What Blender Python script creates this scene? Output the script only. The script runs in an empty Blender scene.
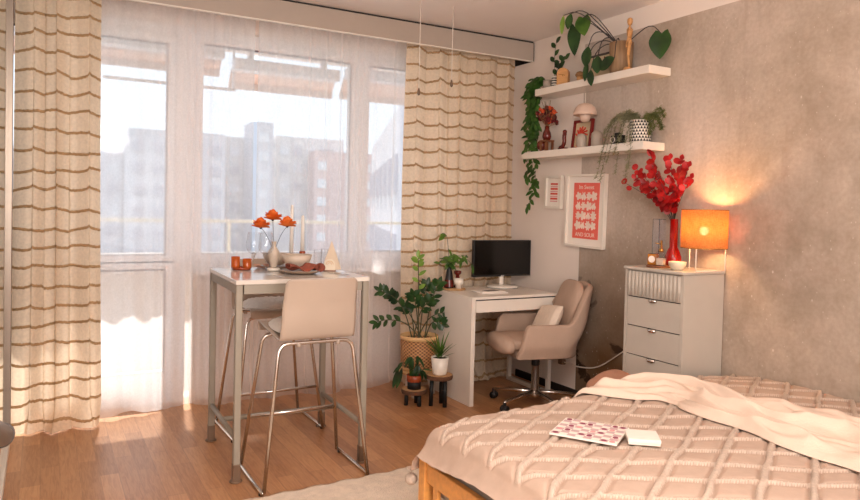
import bpy, bmesh, math, random
import numpy as np
from mathutils import Vector, Matrix, noise as mnoise
R = math.radians
PI = math.pi
C = bpy.context.scene.collection
S = bpy.context.scene
random.seed(7)

# ---------------------------------------------------------------- camera, world, lights, exposure
cd = bpy.data.cameras.new('camera'); cam = bpy.data.objects.new('camera', cd); C.objects.link(cam)
yaw, pitch, roll = .509, .02623, .0238
fw = Vector((math.sin(yaw)*math.cos(pitch), math.cos(yaw)*math.cos(pitch), -math.sin(pitch)))
r0 = Vector((math.cos(yaw), -math.sin(yaw), 0)); u0 = r0.cross(fw)
rr = r0*math.cos(roll) + u0*math.sin(roll); uu = -r0*math.sin(roll) + u0*math.cos(roll)
m = Matrix((rr, uu, -fw)).transposed().to_4x4(); m.translation = (0, 0, 1.35)
cam.matrix_world = m
cd.sensor_width = 36; cd.lens = 694.6/860*36; cd.shift_y = -.0273; cd.clip_start = .05; cd.clip_end = 600
S.camera = cam
S.cycles.transparent_max_bounces = 32
S.view_settings.view_transform = 'Standard'; S.view_settings.look = 'None'
S.view_settings.exposure = 1.08; S.view_settings.gamma = 1
S.view_settings.use_curve_mapping = False

w = bpy.data.worlds.new('sky'); S.world = w; w.use_nodes = True
bg = w.node_tree.nodes['Background']; bg.inputs[0].default_value = (.82, .91, 1.0, 1); bg.inputs[1].default_value = .82

sd = bpy.data.lights.new('sun', 'SUN'); sun = bpy.data.objects.new('sun', sd); C.objects.link(sun)
sd.energy = 4.0; sd.angle = R(2.5); sd.color = (1, .92, .82)
el, az = R(50), R(8)                                    # comes in over the balcony
sun.rotation_euler = Vector((math.sin(az)*math.cos(el), math.cos(az)*math.cos(el), math.sin(el))).to_track_quat('Z', 'Y').to_euler()

pd = bpy.data.lights.new('window_daylight', 'AREA'); po = bpy.data.objects.new('window_daylight', pd); C.objects.link(po)
pd.shape = 'RECTANGLE'; pd.size = 3.3; pd.size_y = 2.5; po.location = (1.3, 5.0, 1.3); po.rotation_euler = (R(-90), 0, 0)
pd.cycles.is_portal = True
def area(name, sx, sy, e, col, loc, rot):
    ld = bpy.data.lights.new(name, 'AREA'); lo = bpy.data.objects.new(name, ld); C.objects.link(lo)
    ld.shape = 'RECTANGLE'; ld.size = sx; ld.size_y = sy; ld.energy = e; ld.color = col; lo.location = loc; lo.rotation_euler = rot
area('rear_fill_light', 2.4, 1.7, 56, (1, .97, .95), (.7, -2.1, 1.5), (R(90), 0, 0))  # added soft fill from behind the camera; the rear wall has no opening
ld = bpy.data.lights.new('overhead_fill_light', 'POINT'); ld.energy = 44; ld.color = (1, .95, .90); ld.shadow_soft_size = .2  # added unseen fill point that brightens ceiling and room; no lamp is modelled
lo = bpy.data.objects.new('overhead_fill_light', ld); C.objects.link(lo); lo.location = (.7, .9, 2.1)

# ---------------------------------------------------------------- materials
def lin(h):
    h = h.lstrip('#'); v = [int(h[i:i+2], 16)/255 for i in (0, 2, 4)]
    return tuple(c/12.92 if c <= .04045 else ((c+.055)/1.055)**2.4 for c in v) + (1,)
def nt(name):
    M = bpy.data.materials.new(name); M.use_nodes = True
    return M, M.node_tree, M.node_tree.nodes, M.node_tree.links, M.node_tree.nodes['Principled BSDF']
def ramp(N, *stops):
    n = N.new('ShaderNodeValToRGB'); e = n.color_ramp.elements
    while len(e) < len(stops): e.new(.5)
    for q, (p, c) in zip(e, stops): q.position = p; q.color = c if len(c) == 4 else (*c, 1)
    return n
def mix(N, L, fac, a, b, mode='MIX'):
    n = N.new('ShaderNodeMix'); n.data_type = 'RGBA'; n.blend_type = mode
    for s, v in ((n.inputs[0], fac), (n.inputs[6], a), (n.inputs[7], b)):
        if hasattr(v, 'links') or isinstance(v, bpy.types.NodeSocket): L.new(v, s)
        else: s.default_value = v
    return n.outputs[2]
def math_(N, L, op, a, b=None):
    n = N.new('ShaderNodeMath'); n.operation = op
    for s, v in zip(n.inputs, (a, b)):
        if v is None: continue
        if isinstance(v, bpy.types.NodeSocket): L.new(v, s)
        else: s.default_value = v
    return n.outputs[0]
def noise(N, L, scale, detail=3, stretch=None, dist=0):
    tc = N.new('ShaderNodeTexCoord'); n = N.new('ShaderNodeTexNoise')
    n.inputs['Scale'].default_value = scale; n.inputs['Detail'].default_value = detail; n.inputs['Distortion'].default_value = dist
    if stretch:
        mp = N.new('ShaderNodeMapping'); mp.inputs['Scale'].default_value = stretch
        L.new(tc.outputs['Object'], mp.inputs[0]); L.new(mp.outputs[0], n.inputs['Vector'])
    else: L.new(tc.outputs['Object'], n.inputs['Vector'])
    return n.outputs['Fac']
def bump(N, L, B, h, strength=.3, dist=.01):
    b = N.new('ShaderNodeBump'); b.inputs['Strength'].default_value = strength; b.inputs['Distance'].default_value = dist
    L.new(h, b.inputs['Height']); L.new(b.outputs[0], B.inputs['Normal'])
def mat(name, col, rough=.5, metal=0, var=.08, scale=12, bmp=0, stretch=None, spec=.5, bdist=.01, bscale=None):
    M, T, N, L, B = nt(name)
    c = lin(col) if isinstance(col, str) else col
    f = noise(N, L, scale, 4, stretch)
    lo_ = tuple(x*(1-var) for x in c[:3]) + (1,); hi = tuple(min(1, x*(1+var)) for x in c[:3]) + (1,)
    rp = ramp(N, (.3, lo_), (.7, hi)); L.new(f, rp.inputs[0]); L.new(rp.outputs[0], B.inputs['Base Color'])
    B.inputs['Roughness'].default_value = rough; B.inputs['Metallic'].default_value = metal
    B.inputs['Specular IOR Level'].default_value = spec
    if bmp: bump(N, L, B, noise(N, L, bscale or scale*6, 3, stretch), bmp, bdist)
    return M
def glassy(name, tint=(1, 1, 1, 1), gloss=.08, rough=.0):
    M, T, N, L, B = nt(name); N.remove(B)
    t = N.new('ShaderNodeBsdfTransparent'); t.inputs[0].default_value = tint
    g = N.new('ShaderNodeBsdfGlossy'); g.inputs['Roughness'].default_value = rough + .02
    lw = N.new('ShaderNodeLayerWeight'); lw.inputs[0].default_value = .35
    lw.inputs[0].default_value = .5; mm = math_(N, L, 'MULTIPLY', math_(N, L, 'POWER', lw.outputs['Facing'], 3.0), min(.6, gloss*7))
    ad = math_(N, L, 'ADD', mm, gloss*.5)
    x = N.new('ShaderNodeMixShader'); L.new(ad, x.inputs[0]); L.new(t.outputs[0], x.inputs[1]); L.new(g.outputs[0], x.inputs[2])
    L.new(x.outputs[0], N['Material Output'].inputs[0]); return M
def leafmat(name, c1, c2, rough=.35):
    M, T, N, L, B = nt(name)
    rp = ramp(N, (.3, lin(c1)), (.72, lin(c2))); L.new(noise(N, L, 9, 2), rp.inputs[0])
    L.new(rp.outputs[0], B.inputs['Base Color']); B.inputs['Roughness'].default_value = rough
    tr = N.new('ShaderNodeBsdfTranslucent'); L.new(rp.outputs[0], tr.inputs[0])
    x = N.new('ShaderNodeMixShader'); x.inputs[0].default_value = .25
    L.new(B.outputs[0], x.inputs[1]); L.new(tr.outputs[0], x.inputs[2]); L.new(x.outputs[0], N['Material Output'].inputs[0]); return M
def cloth(name, col, trans=.35, alpha=0, grain=400, rough=.9, var=.06, facing=False):
    M, T, N, L, B = nt(name); c = lin(col)
    f = noise(N, L, grain/8, 3); rp = ramp(N, (.3, tuple(x*(1-var) for x in c[:3])), (.7, tuple(min(1, x*(1+var)) for x in c[:3])))
    L.new(f, rp.inputs[0]); L.new(rp.outputs[0], B.inputs['Base Color']); B.inputs['Roughness'].default_value = rough; B.inputs['Specular IOR Level'].default_value = .1
    tr = N.new('ShaderNodeBsdfTranslucent'); L.new(rp.outputs[0], tr.inputs[0])
    x = N.new('ShaderNodeMixShader'); x.inputs[0].default_value = trans
    L.new(B.outputs[0], x.inputs[1]); L.new(tr.outputs[0], x.inputs[2]); out = x.outputs[0]
    if alpha:
        t = N.new('ShaderNodeBsdfTransparent'); y = N.new('ShaderNodeMixShader')
        if facing:
            lw = N.new('ShaderNodeLayerWeight'); lw.inputs[0].default_value = .5
            k = math_(N, L, 'POWER', lw.outputs['Facing'], 1.6)
            k = math_(N, L, 'MULTIPLY', k, alpha*.6); k = math_(N, L, 'SUBTRACT', alpha, k)
            wv = noise(N, L, 260, 2, (1, 1, .45)); wv = math_(N, L, 'MULTIPLY', math_(N, L, 'SUBTRACT', wv, .5), .18)
            k = math_(N, L, 'ADD', k, wv)
            L.new(k, y.inputs[0])
        else: y.inputs[0].default_value = alpha
        L.new(out, y.inputs[1]); L.new(t.outputs[0], y.inputs[2]); out = y.outputs[0]
    L.new(out, N['Material Output'].inputs[0]); return M

# plaster / concrete / floor
def concrete():
    M, T, N, L, B = nt('bare concrete wall')
    big = noise(N, L, 1.3, 6, (1, 1, .7), .4)
    rp = ramp(N, (.30, lin('8c7d6d')), (.48, lin('a89888')), (.60, lin('bcada0')), (.75, lin('cabcb2'))); L.new(big, rp.inputs[0])
    col = rp.outputs[0]
    st = noise(N, L, 5, 5, (1, 2.4, .22), .3); rs = ramp(N, (.55, (0, 0, 0, 1)), (.75, (1, 1, 1, 1))); L.new(st, rs.inputs[0])
    f1 = math_(N, L, 'MULTIPLY', rs.outputs[0], .35)
    col = mix(N, L, f1, col, lin('8c7865'))
    mid = noise(N, L, 9, 6); rm = ramp(N, (.35, (0, 0, 0, 1)), (.7, (1, 1, 1, 1))); L.new(mid, rm.inputs[0])
    col = mix(N, L, math_(N, L, 'MULTIPLY', rm.outputs[0], .35), col, lin('cbb7a8'))
    fn = noise(N, L, 45, 6); rf = ramp(N, (.35, (.93, .92, .91, 1)), (.65, (1.04, 1.04, 1.04, 1))); L.new(fn, rf.inputs[0]); col = mix(N, L, 1.0, col, rf.outputs[0], 'MULTIPLY')
    # browner lower zone nearer the corner, with dark stain patches
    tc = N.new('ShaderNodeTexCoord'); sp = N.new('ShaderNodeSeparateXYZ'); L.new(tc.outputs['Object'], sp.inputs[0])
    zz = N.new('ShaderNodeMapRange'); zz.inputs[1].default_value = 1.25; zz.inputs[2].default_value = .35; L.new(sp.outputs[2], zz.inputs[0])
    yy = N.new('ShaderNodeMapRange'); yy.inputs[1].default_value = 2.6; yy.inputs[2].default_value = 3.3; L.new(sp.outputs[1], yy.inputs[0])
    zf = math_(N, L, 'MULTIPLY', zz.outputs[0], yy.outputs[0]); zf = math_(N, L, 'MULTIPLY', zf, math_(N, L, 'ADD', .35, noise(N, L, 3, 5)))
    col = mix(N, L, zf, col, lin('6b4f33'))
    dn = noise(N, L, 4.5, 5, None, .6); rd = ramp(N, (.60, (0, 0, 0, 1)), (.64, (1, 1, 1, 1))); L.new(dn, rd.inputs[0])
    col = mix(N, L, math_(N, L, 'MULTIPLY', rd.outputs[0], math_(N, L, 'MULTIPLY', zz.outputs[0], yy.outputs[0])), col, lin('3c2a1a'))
    for sc, thr, c, k in ((16, .09, 'ddcdc0', .6), (30, .10, 'd8c6b8', .55), (9, .05, 'e6d9cc', .6), (11, .04, '4a392c', .8), (34, .07, '7b6656', .5), (55, .12, 'd9c8ba', .4)):
        v = N.new('ShaderNodeTexVoronoi'); v.inputs['Scale'].default_value = sc; v.inputs['Randomness'].default_value = 1
        mp = N.new('ShaderNodeMapping'); mp.inputs['Scale'].default_value = (1, 1.4, .85); mp.inputs['Location'].default_value = (sc*.37, sc*.11, 0)
        t2 = N.new('ShaderNodeTexCoord'); L.new(t2.outputs['Object'], mp.inputs[0]); L.new(mp.outputs[0], v.inputs['Vector'])
        d = v.outputs['Distance']; rv = ramp(N, (thr*.6, (k, k, k, 1)), (thr*1.5, (0, 0, 0, 1))); L.new(d, rv.inputs[0])
        ra = ramp(N, (.45, (0, 0, 0, 1)), (.55, (1, 1, 1, 1))); sx = N.new('ShaderNodeSeparateColor'); L.new(v.outputs['Color'], sx.inputs[0]); L.new(sx.outputs[0], ra.inputs[0])
        col = mix(N, L, math_(N, L, 'MULTIPLY', rv.outputs[0], ra.outputs[0]), col, lin(c))
    L.new(col, B.inputs['Base Color']); B.inputs['Roughness'].default_value = .85; B.inputs['Specular IOR Level'].default_value = .25
    bump(N, L, B, noise(N, L, 30, 6), .22, .012); return M
def laminate():
    M, T, N, L, B = nt('laminate planks')
    tc = N.new('ShaderNodeTexCoord'); mp = N.new('ShaderNodeMapping'); mp.inputs['Rotation'].default_value = (0, 0, R(90))
    L.new(tc.outputs['Object'], mp.inputs[0])
    def brick(c1, c2, bw, rh, off, ms):
        b = N.new('ShaderNodeTexBrick'); b.offset = off; b.offset_frequency = 2
        b.inputs['Color1'].default_value = c1; b.inputs['Color2'].default_value = c2; b.inputs['Mortar'].default_value = lin('8a5c3c')
        b.inputs['Scale'].default_value = 1; b.inputs['Mortar Size'].default_value = ms; b.inputs['Brick Width'].default_value = bw; b.inputs['Row Height'].default_value = rh
        b.inputs['Mortar Smooth'].default_value = .3; b.inputs['Bias'].default_value = 0
        L.new(mp.outputs[0], b.inputs['Vector']); return b
    b = brick(lin('85522f'), lin('c58e60'), .62, .085, .37, .0022)
    b2 = brick(lin('a87048'), lin('c08858'), 1.3, .17, .5, .0008)
    col = mix(N, L, .25, b.outputs['Color'], b2.outputs['Color'])
    g = noise(N, L, 9, 6, (9, .8, 1), 1.2); rg = ramp(N, (.35, lin('935f3a')), (.6, lin('cd9c70'))); L.new(g, rg.inputs[0])
    col = mix(N, L, .30, col, rg.outputs[0])
    L.new(col, B.inputs['Base Color'])
    B.inputs['Roughness'].default_value = .34; B.inputs['Specular IOR Level'].default_value = .45
    bump(N, L, B, g, .04, .005); return M
def weave(name, c1, c2, sc):
    M, T, N, L, B = nt(name)
    tc = N.new('ShaderNodeTexCoord'); sp = N.new('ShaderNodeSeparateXYZ'); L.new(tc.outputs['Object'], sp.inputs[0])
    at = math_(N, L, 'ARCTAN2', sp.outputs[1], sp.outputs[0])
    a = math_(N, L, 'SINE', math_(N, L, 'MULTIPLY', at, 26)); b = math_(N, L, 'SINE', math_(N, L, 'MULTIPLY', sp.outputs[2], sc))
    p = math_(N, L, 'MULTIPLY', a, b); p = math_(N, L, 'ADD', math_(N, L, 'MULTIPLY', p, .5), .5)
    rp = ramp(N, (.25, lin(c1)), (.65, lin(c2))); L.new(p, rp.inputs[0]); L.new(rp.outputs[0], B.inputs['Base Color'])
    B.inputs['Roughness'].default_value = .6; bump(N, L, B, p, .6, .006); return M

MT = dict(
 concrete=concrete(), floor=laminate(),
 white=mat('white plaster', 'e8dacf', .9, var=.02, scale=2, bmp=.05), ceil=mat('ceiling paint', 'ece2dc', .95, var=.02, scale=2),
 pvc=mat('white window frame', 'eeeaea', .3, var=.01), gasket=mat('grey gasket', '77727a', .6),
 pelmet=mat('greige pelmet', 'aa9b8e', .6, var=.02), dark=mat('dark gap', '1c1513', .7),
 glass=glassy('window glass', (.96, .98, 1, 1), .03), clear=glassy('clear glass', (.98, .985, .99, 1), .06),
 amber=glassy('amber glass', (.95, .42, .12, 1), .1), ambersolid=mat('amber candle glass', 'b5521c', .15, var=.15),
 ambj=mat('amber jar', 'b4722e', .15, var=.15, scale=30),
 sheer=cloth('sheer voile', 'f8f5f5', .8, .47, 500, facing=True, var=.03),
 drape=cloth('linen drape', 'ecd8bf', .45, 0, 500, var=.07), tuft=cloth('drape tufting', 'bf9d75', .3, 0, 600, var=.15),
 laq=mat('white lacquer furniture', 'e6dbce', .35, var=.015), greige=mat('warm grey chest paint', 'beb3a6', .45, var=.02),
 chrome=mat('chrome', 'ddd8d2', .22, 1, var=.03), steel=mat('satin steel', 'b9afa6', .3, 1, var=.05),
 tablemet=mat('grey beige powder coat', '948a7b', .45, var=.03), bronze=mat('brown foot sleeve', '7a6350', .4, .5, var=.08),
 ttop=mat('glossy pale tabletop', 'd6ccc2', .12, var=.10, scale=7), tedge=mat('pale table edge', 'c6b9a8', .4, var=.04),
 shell=mat('glossy beige plastic', 'b4a191', .22, var=.01), fur=mat('pale sheepskin', 'f6f1ec', .95, var=.05, scale=60, bmp=.4),
 wood=mat('honey wood', 'c9935c', .5, var=.15, scale=14, stretch=(1, 1, 6)), pine=mat('orange pine', 'dd9a52', .38, var=.10, scale=5, stretch=(1, 9, 9)),
 darkwood=mat('brown wood', '7d4a2a', .45, var=.2, scale=16), slicewood=mat('sawn wood disc', 'b98e62', .55, var=.2, scale=18), bark=mat('bark edge', '5b3b25', .8, var=.3, scale=40),
 black=mat('black paint', '0c0b0b', .6, var=.1), screen=mat('black screen', '050505', .12, var=.0), blackpl=mat('black plastic', '141212', .5),
 velvet=mat('dusty beige upholstery', 'b59a87', .85, var=.05, scale=8, bmp=.15, spec=.2), velvet2=mat('darker inner upholstery', 'a08a7a', .85, var=.05, spec=.2),
 cream=mat('cream cotton', 'dfcbb8', .9, var=.05, bmp=.3, scale=30, spec=.15), throw=mat('cream muslin throw', 'dfc7b4', .9, var=.03, bmp=.15, scale=20, spec=.15),
 duvet=mat('oat cotton bedspread', 'c4aa98', .95, var=.04, bmp=.35, scale=26, spec=.1, bscale=300), tuftb=mat('cream chenille tufting', 'd8c2b0', .95, var=.10, bmp=.6, scale=80, spec=.1),
 grey=mat('grey cotton sheet', 'a69b92', .9, var=.05, bmp=.2), rust=mat('rose brown cotton', 'a67860', .9, var=.06, bmp=.2),
 rug=mat('oat wool rug', 'e6d3bf', .95, var=.08, bmp=.5, scale=30, bscale=160, bdist=.02, spec=.1),
 rattan=weave('woven rattan', '6b4225', 'bf8a58', 260), band=mat('rattan rim band', 'd8ac76', .5, var=.08), soil=mat('potting soil', '2c1e15', .95, var=.3, scale=60),
 potw=mat('white ceramic', 'e6dccf', .3, var=.02), stone2=mat('brown stoneware', '9d8470', .35, var=.08), stone=mat('beige stoneware', 'c2b09e', .4, var=.08, scale=20), stonein=mat('stoneware glaze', 'd8c8b0', .3),
 leafd=leafmat('dark green leaf', '18311a', '3a5e2a'), leafm=leafmat('mid green leaf', '35591f', '6b8f38'), leafl=leafmat('light green leaf', '5f8a2c', '9dba55'), vine=leafmat('vine leaf', '274519', '4f7a30'), leafo=leafmat('olive fern frond', '5d6638', '95995e', .7),
 stem=mat('green brown stem', '4c4a2c', .6), dstem=mat('dark stem', '3a3230', .6), paleleaf=leafmat('pale hanging frond', '7a7a58', 'aaa684', .8),
 redleaf=leafmat('red eucalyptus leaf', '8a0c12', 'd0201f', .45), redv=mat('red vase glaze', '9e120c', .18, var=.1), redfr=mat('dark red frame', '7d1512', .35, var=.1),
 burg=mat('burgundy glaze', '5e1a12', .22, var=.2, scale=30), dried=mat('dried brown seed heads', '6a3423', .9, var=.35, scale=80, bmp=.6), dried2=mat('dark red dried flower', '611010', .9, var=.3, scale=80), dried3=mat('orange dried flower', 'c04a22', .9, var=.3, scale=80), driedw=mat('tan dried stems', '9a724a', .9, var=.2),
 napkin=mat('terracotta napkin', '8f4a38', .9, var=.15, bmp=.4, scale=60), napw=mat('beige paper napkin', 'cfbba4', .9, var=.04), pinkn=mat('pink napkin', 'cf9a82', .9),
 orange=leafmat('orange poppy petal', 'e4600f', 'ff9c4e', .6), wax=mat('ivory wax', 'e6dfd6', .5, var=.02), copper=mat('terracotta glaze', '94401f', .25, var=.1),
 paper=mat('white paper', 'efe4d9', .7, var=.01), coral=mat('coral print', 'e8695a', .7, var=.05, scale=25), cutw=mat('pale print shapes', 'f2d8c8', .7), redp=mat('red print', 'cf3c28', .7),
 frame=mat('white picture frame', 'e6dccf', .4, var=.02), beigep=mat('beige card', 'cdb795', .8, var=.06), peach=mat('peach canvas', 'e6cfc2', .9, var=.04),
 taupe=mat('taupe canister', 'a8988a', .5, var=.03), lampm=mat('blush matt lampshade metal', 'd3b5a2', .45, var=.02), gold=mat('brass', 'c9a05a', .25, 1),
 potwood=mat('ribbed wood pot', '9a7a5a', .6, var=.25, scale=8, stretch=(8, 8, .6)), mirror=mat('mirror', 'd8d2cc', .04, 1, var=0), alu=mat('champagne aluminium', '8a7d70', .35, .6, var=.03),
 greyd=mat('dark grey padded cover', '57504c', .6), greym=mat('mid grey cover', '8b837d', .6), cordm=mat('white cord', 'e8dccf', .6), maroon=mat('maroon print', '8c3a50', .7), pinkl=mat('pink print', 'd79a98', .7), lilac=mat('lilac print', 'c8aaa8', .7),
 b_grey=mat('grey tower render', 'd0ced4', .9, var=.08, scale=.05), b_red=mat('red panel block', 'd2b4b0', .9, var=.08, scale=.08), b_pale=mat('pale block render', 'd8d4d3', .9, var=.05, scale=.1), b_win=mat('pale window of block', 'dcdde2', .4),
 b_dark=mat('darker window of block', 'b8b6c0', .3), concretepale=mat('balcony concrete', 'd9cdc4', .9, var=.05), railm=mat('cream painted rail', 'e8dfc0', .5), ground=mat('ground outside', '8f9088', .9, var=.1, scale=.1), tile=mat('balcony tile', 'c9b8a8', .7),  # b_dark is the darker tone among the block windows
)

# ---------------------------------------------------------------- mesh helpers
def obj(name, bm, m, parent=None, loc=None, rot=None, smooth=True, bevel=0, sub=0, solid=0, ang=40, seg=2):
    me = bpy.data.meshes.new(name)
    if isinstance(bm, bmesh.types.BMesh):
        bmesh.ops.recalc_face_normals(bm, faces=bm.faces) if not solid == 'keep' else None
        bm.to_mesh(me); bm.free()
    else: me.from_pydata(*bm); me.update()
    for x in (m if isinstance(m, (list, tuple)) else [m]): me.materials.append(x)
    o = bpy.data.objects.new(name, me); C.objects.link(o)
    if smooth: me.shade_smooth()
    if parent is not None: o.parent = parent
    if loc is not None: o.location = loc
    if rot is not None: o.rotation_euler = rot
    if solid and solid != 'keep':
        md = o.modifiers.new('s', 'SOLIDIFY'); md.thickness = solid; md.offset = 0
    if bevel:
        md = o.modifiers.new('b', 'BEVEL'); md.width = bevel; md.segments = seg; md.limit_method = 'ANGLE'; md.angle_limit = R(ang)
    if sub:
        md = o.modifiers.new('u', 'SUBSURF'); md.levels = sub; md.render_levels = sub
    if bevel and smooth:
        md = o.modifiers.new('w', 'WEIGHTED_NORMAL'); md.keep_sharp = True
    return o
def nb(): return bmesh.new()
def box(bm, x0, x1, y0, y1, z0, z1, mi=0, M=None):
    r = bmesh.ops.create_cube(bm, size=1)
    T = Matrix.Translation(((x0+x1)/2, (y0+y1)/2, (z0+z1)/2)) @ Matrix.Diagonal((x1-x0, y1-y0, z1-z0, 1))
    if M is not None: T = M @ T
    bmesh.ops.transform(bm, matrix=T, verts=r['verts'])
    for v in r['verts']:
        for f in v.link_faces: f.material_index = mi
    return bm
def lathe(bm, prof, c=(0, 0, 0), seg=28, mi=0, sx=1, sy=1):
    rings = []
    for r_, z in prof:
        if r_ < 1e-5: rings.append([bm.verts.new((c[0], c[1], c[2]+z))])
        else: rings.append([bm.verts.new((c[0]+r_*sx*math.cos(2*PI*i/seg), c[1]+r_*sy*math.sin(2*PI*i/seg), c[2]+z)) for i in range(seg)])
    for a, b in zip(rings, rings[1:]):
        for i in range(seg):
            j = (i+1) % seg
            if len(a) == 1 and len(b) == 1: continue
            vs = [a[0], b[i], b[j]] if len(a) == 1 else ([a[i], a[j], b[0]] if len(b) == 1 else [a[i], a[j], b[j], b[i]])
            try: f = bm.faces.new(vs); f.material_index = mi
            except ValueError: pass
    return bm
def tube(bm, pts, rad, seg=8, mi=0, cap=True):
    pts = [Vector(p) for p in pts]; n = len(pts)
    rads = rad if isinstance(rad, (list, tuple)) else [rad]*n
    ref = Vector((0, 0, 1)); rings = []; prev = None
    for i, p in enumerate(pts):
        t = (pts[min(i+1, n-1)] - pts[max(i-1, 0)]).normalized()
        if prev is None:
            a = ref if abs(t.z) < .9 else Vector((1, 0, 0)); x = t.cross(a).normalized()
        else: x = (prev - t*prev.dot(t)).normalized()
        prev = x; y = t.cross(x)
        rings.append([bm.verts.new(p + (x*math.cos(2*PI*k/seg) + y*math.sin(2*PI*k/seg))*rads[i]) for k in range(seg)])
    for a, b in zip(rings, rings[1:]):
        for k in range(seg): f = bm.faces.new([a[k], a[(k+1) % seg], b[(k+1) % seg], b[k]]); f.material_index = mi
    if cap:
        for q in (rings[0][::-1], rings[-1]): f = bm.faces.new(q); f.material_index = mi
    return bm
def smoothpath(pts, it=2):
    pts = [Vector(p) for p in pts]
    for _ in range(it):
        q = [pts[0]]
        for a, b in zip(pts, pts[1:]): q += [a*.75+b*.25, a*.25+b*.75]
        q.append(pts[-1]); pts = q
    return pts
def ball(bm, c, r, mi=0, seg=12, sc=(1, 1, 1), M=None):
    q = bmesh.ops.create_uvsphere(bm, u_segments=seg, v_segments=max(6, seg//2+2), radius=r)
    T = Matrix.Translation(c) @ Matrix.Diagonal((*sc, 1))
    if M is not None: T = Matrix.Translation(c) @ M @ Matrix.Diagonal((*sc, 1))
    bmesh.ops.transform(bm, matrix=T, verts=q['verts'])
    for v in q['verts']:
        for f in v.link_faces: f.material_index = mi
    return bm
def leaf(bm, p, d, n, L, W, curl=.3, shape='oval', mi=0, fold=.15, seg=7):
    """a leaf blade from p along d, face normal about n"""
    p = Vector(p); d = Vector(d).normalized(); n = Vector(n); s = d.cross(n)
    if s.length < 1e-3: s = d.cross(Vector((.3, .5, .8)))
    s.normalize(); n = s.cross(d).normalized()
    rows = []
    for i in range(seg+1):
        t = i/seg
        if shape == 'oval': wd = math.sin(PI*min(1, t*.96+.02))**.8
        elif shape == 'heart': wd = (math.sin(PI*(t**.62))**.75 if 0 < t < 1 else 0)
        elif shape == 'blade': wd = (1-t)**.7*min(1, .55+t*2)
        elif shape == 'round': wd = math.sqrt(max(0, 1-(2*t-1)**2))
        else: wd = math.sin(PI*t**.8)
        wd = max(wd, .02)*W/2
        c = p + d*(L*t) - n*(curl*L*t*t)
        if shape == 'heart' and i == 0: pass
        up = n*(fold*wd)
        back = -d*(.16*L)*max(0, 1-t*5) if shape == 'heart' else Vector()
        if shape == 'heart' and i == 0: wd = W*.27
        rows.append([bm.verts.new(c - s*wd + up + back), bm.verts.new(c - s*wd*.5 + up*.4 + back*.7), bm.verts.new(c), bm.verts.new(c + s*wd*.5 + up*.4 + back*.7), bm.verts.new(c + s*wd + up + back)])
    for a, b in zip(rows, rows[1:]):
        for k in range(4): f = bm.faces.new([a[k], a[k+1], b[k+1], b[k]]); f.material_index = mi
    return bm
def grid(nu, nv, fn, mi=None):
    V = [fn(i/(nu-1), j/(nv-1)) for j in range(nv) for i in range(nu)]
    F = [(j*nu+i, j*nu+i+1, (j+1)*nu+i+1, (j+1)*nu+i) for j in range(nv-1) for i in range(nu-1)]
    return V, [], F
def thing(name, label, cat, loc=(0, 0, 0), rz=0, group=None):
    o = bpy.data.objects.new(name, None); C.objects.link(o); o.empty_display_size = .05
    o.location = loc; o.rotation_euler = (0, 0, rz); o['label'] = label; o['category'] = cat
    if group: o['group'] = group
    return o
def tag(o, label, cat, group=None):
    o['label'] = label; o['category'] = cat
    if group: o['group'] = group
    return o
def struct(name, bm, m, **k):
    k.setdefault('smooth', False)
    o = obj(name, bm, m, **k)
    if o.parent is None: o['kind'] = 'structure'
    return o
def kids(o): return [c for c in bpy.data.objects if c.parent == o]
def dup(root, loc, rz=0, label=None, group=None):
    r = root.copy(); C.objects.link(r); r.location = loc; r.rotation_euler = (0, 0, rz)
    if label: r['label'] = label
    if group: r['group'] = group
    for ch in kids(root):
        c = ch.copy(); C.objects.link(c); c.parent = r
        for g in kids(ch):
            d = g.copy(); C.objects.link(d); d.parent = c
    return r
def text(name, body, size, m, parent, M):
    cu = bpy.data.curves.new(name, 'FONT'); cu.body = body; cu.size = size; cu.align_x = 'CENTER'; cu.align_y = 'CENTER'; cu.extrude = .0004
    cu.materials.append(m); o = bpy.data.objects.new(name, cu); C.objects.link(o)
    bpy.context.view_layer.update(); me = bpy.data.meshes.new_from_object(o.evaluated_get(bpy.context.evaluated_depsgraph_get())); bpy.data.objects.remove(o)
    o = bpy.data.objects.new(name, me); C.objects.link(o)
    if parent: o.parent = parent
    o.matrix_local = M; return o
CEIL = 2.69; WX = 3.4; WY = 4.88; GY = 4.93
LX = -.15                                                # wardrobe front plane

# ---------------------------------------------------------------- room shell
struct('floor', box(nb(), -.9, WX+.1, -2.2, WY+.1, -.1, 0), MT['floor'])
struct('ceiling', box(nb(), -.9, WX+.1, -2.2, WY+.2, CEIL, CEIL+.1), MT['ceil'])
bm = nb(); box(bm, WX, WX+.1, -2.2, 3.865, 0, 2.555); 
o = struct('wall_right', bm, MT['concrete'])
bm = nb(); box(bm, WX, WX+.1, 3.865, WY+.1, 0, CEIL); box(bm, WX, WX+.1, -2.2, 3.865, 2.555, CEIL)
struct('wall_corner', bm, MT['white'])
struct('wall_left', box(nb(), -1.0, -.9, -2.2, WY+.1, 0, CEIL), MT['white'])
struct('wall_rear', box(nb(), -1, WX+.1, -2.3, -2.2, 0, CEIL), MT['white'])
bm = nb()
box(bm, -1.0, -.42, WY, WY+.12, 0, CEIL); box(bm, 2.95, WX, WY, WY+.12, 0, CEIL)
box(bm, -.42, 2.95, WY, WY+.12, 2.53, CEIL); box(bm, .90, 2.95, WY, WY+.12, 0, .88)
struct('wall_window', bm, MT['white'])
struct('baseboard_right', box(nb(), WX-.014, WX-.001, 1.0, WY-.3, 0.0, .055), MT['dark'])
struct('trim_1', box(nb(), .93, 2.93, WY-.13, WY+.04, .865, .895), MT['pvc'], bevel=.004)   # window sill
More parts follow.
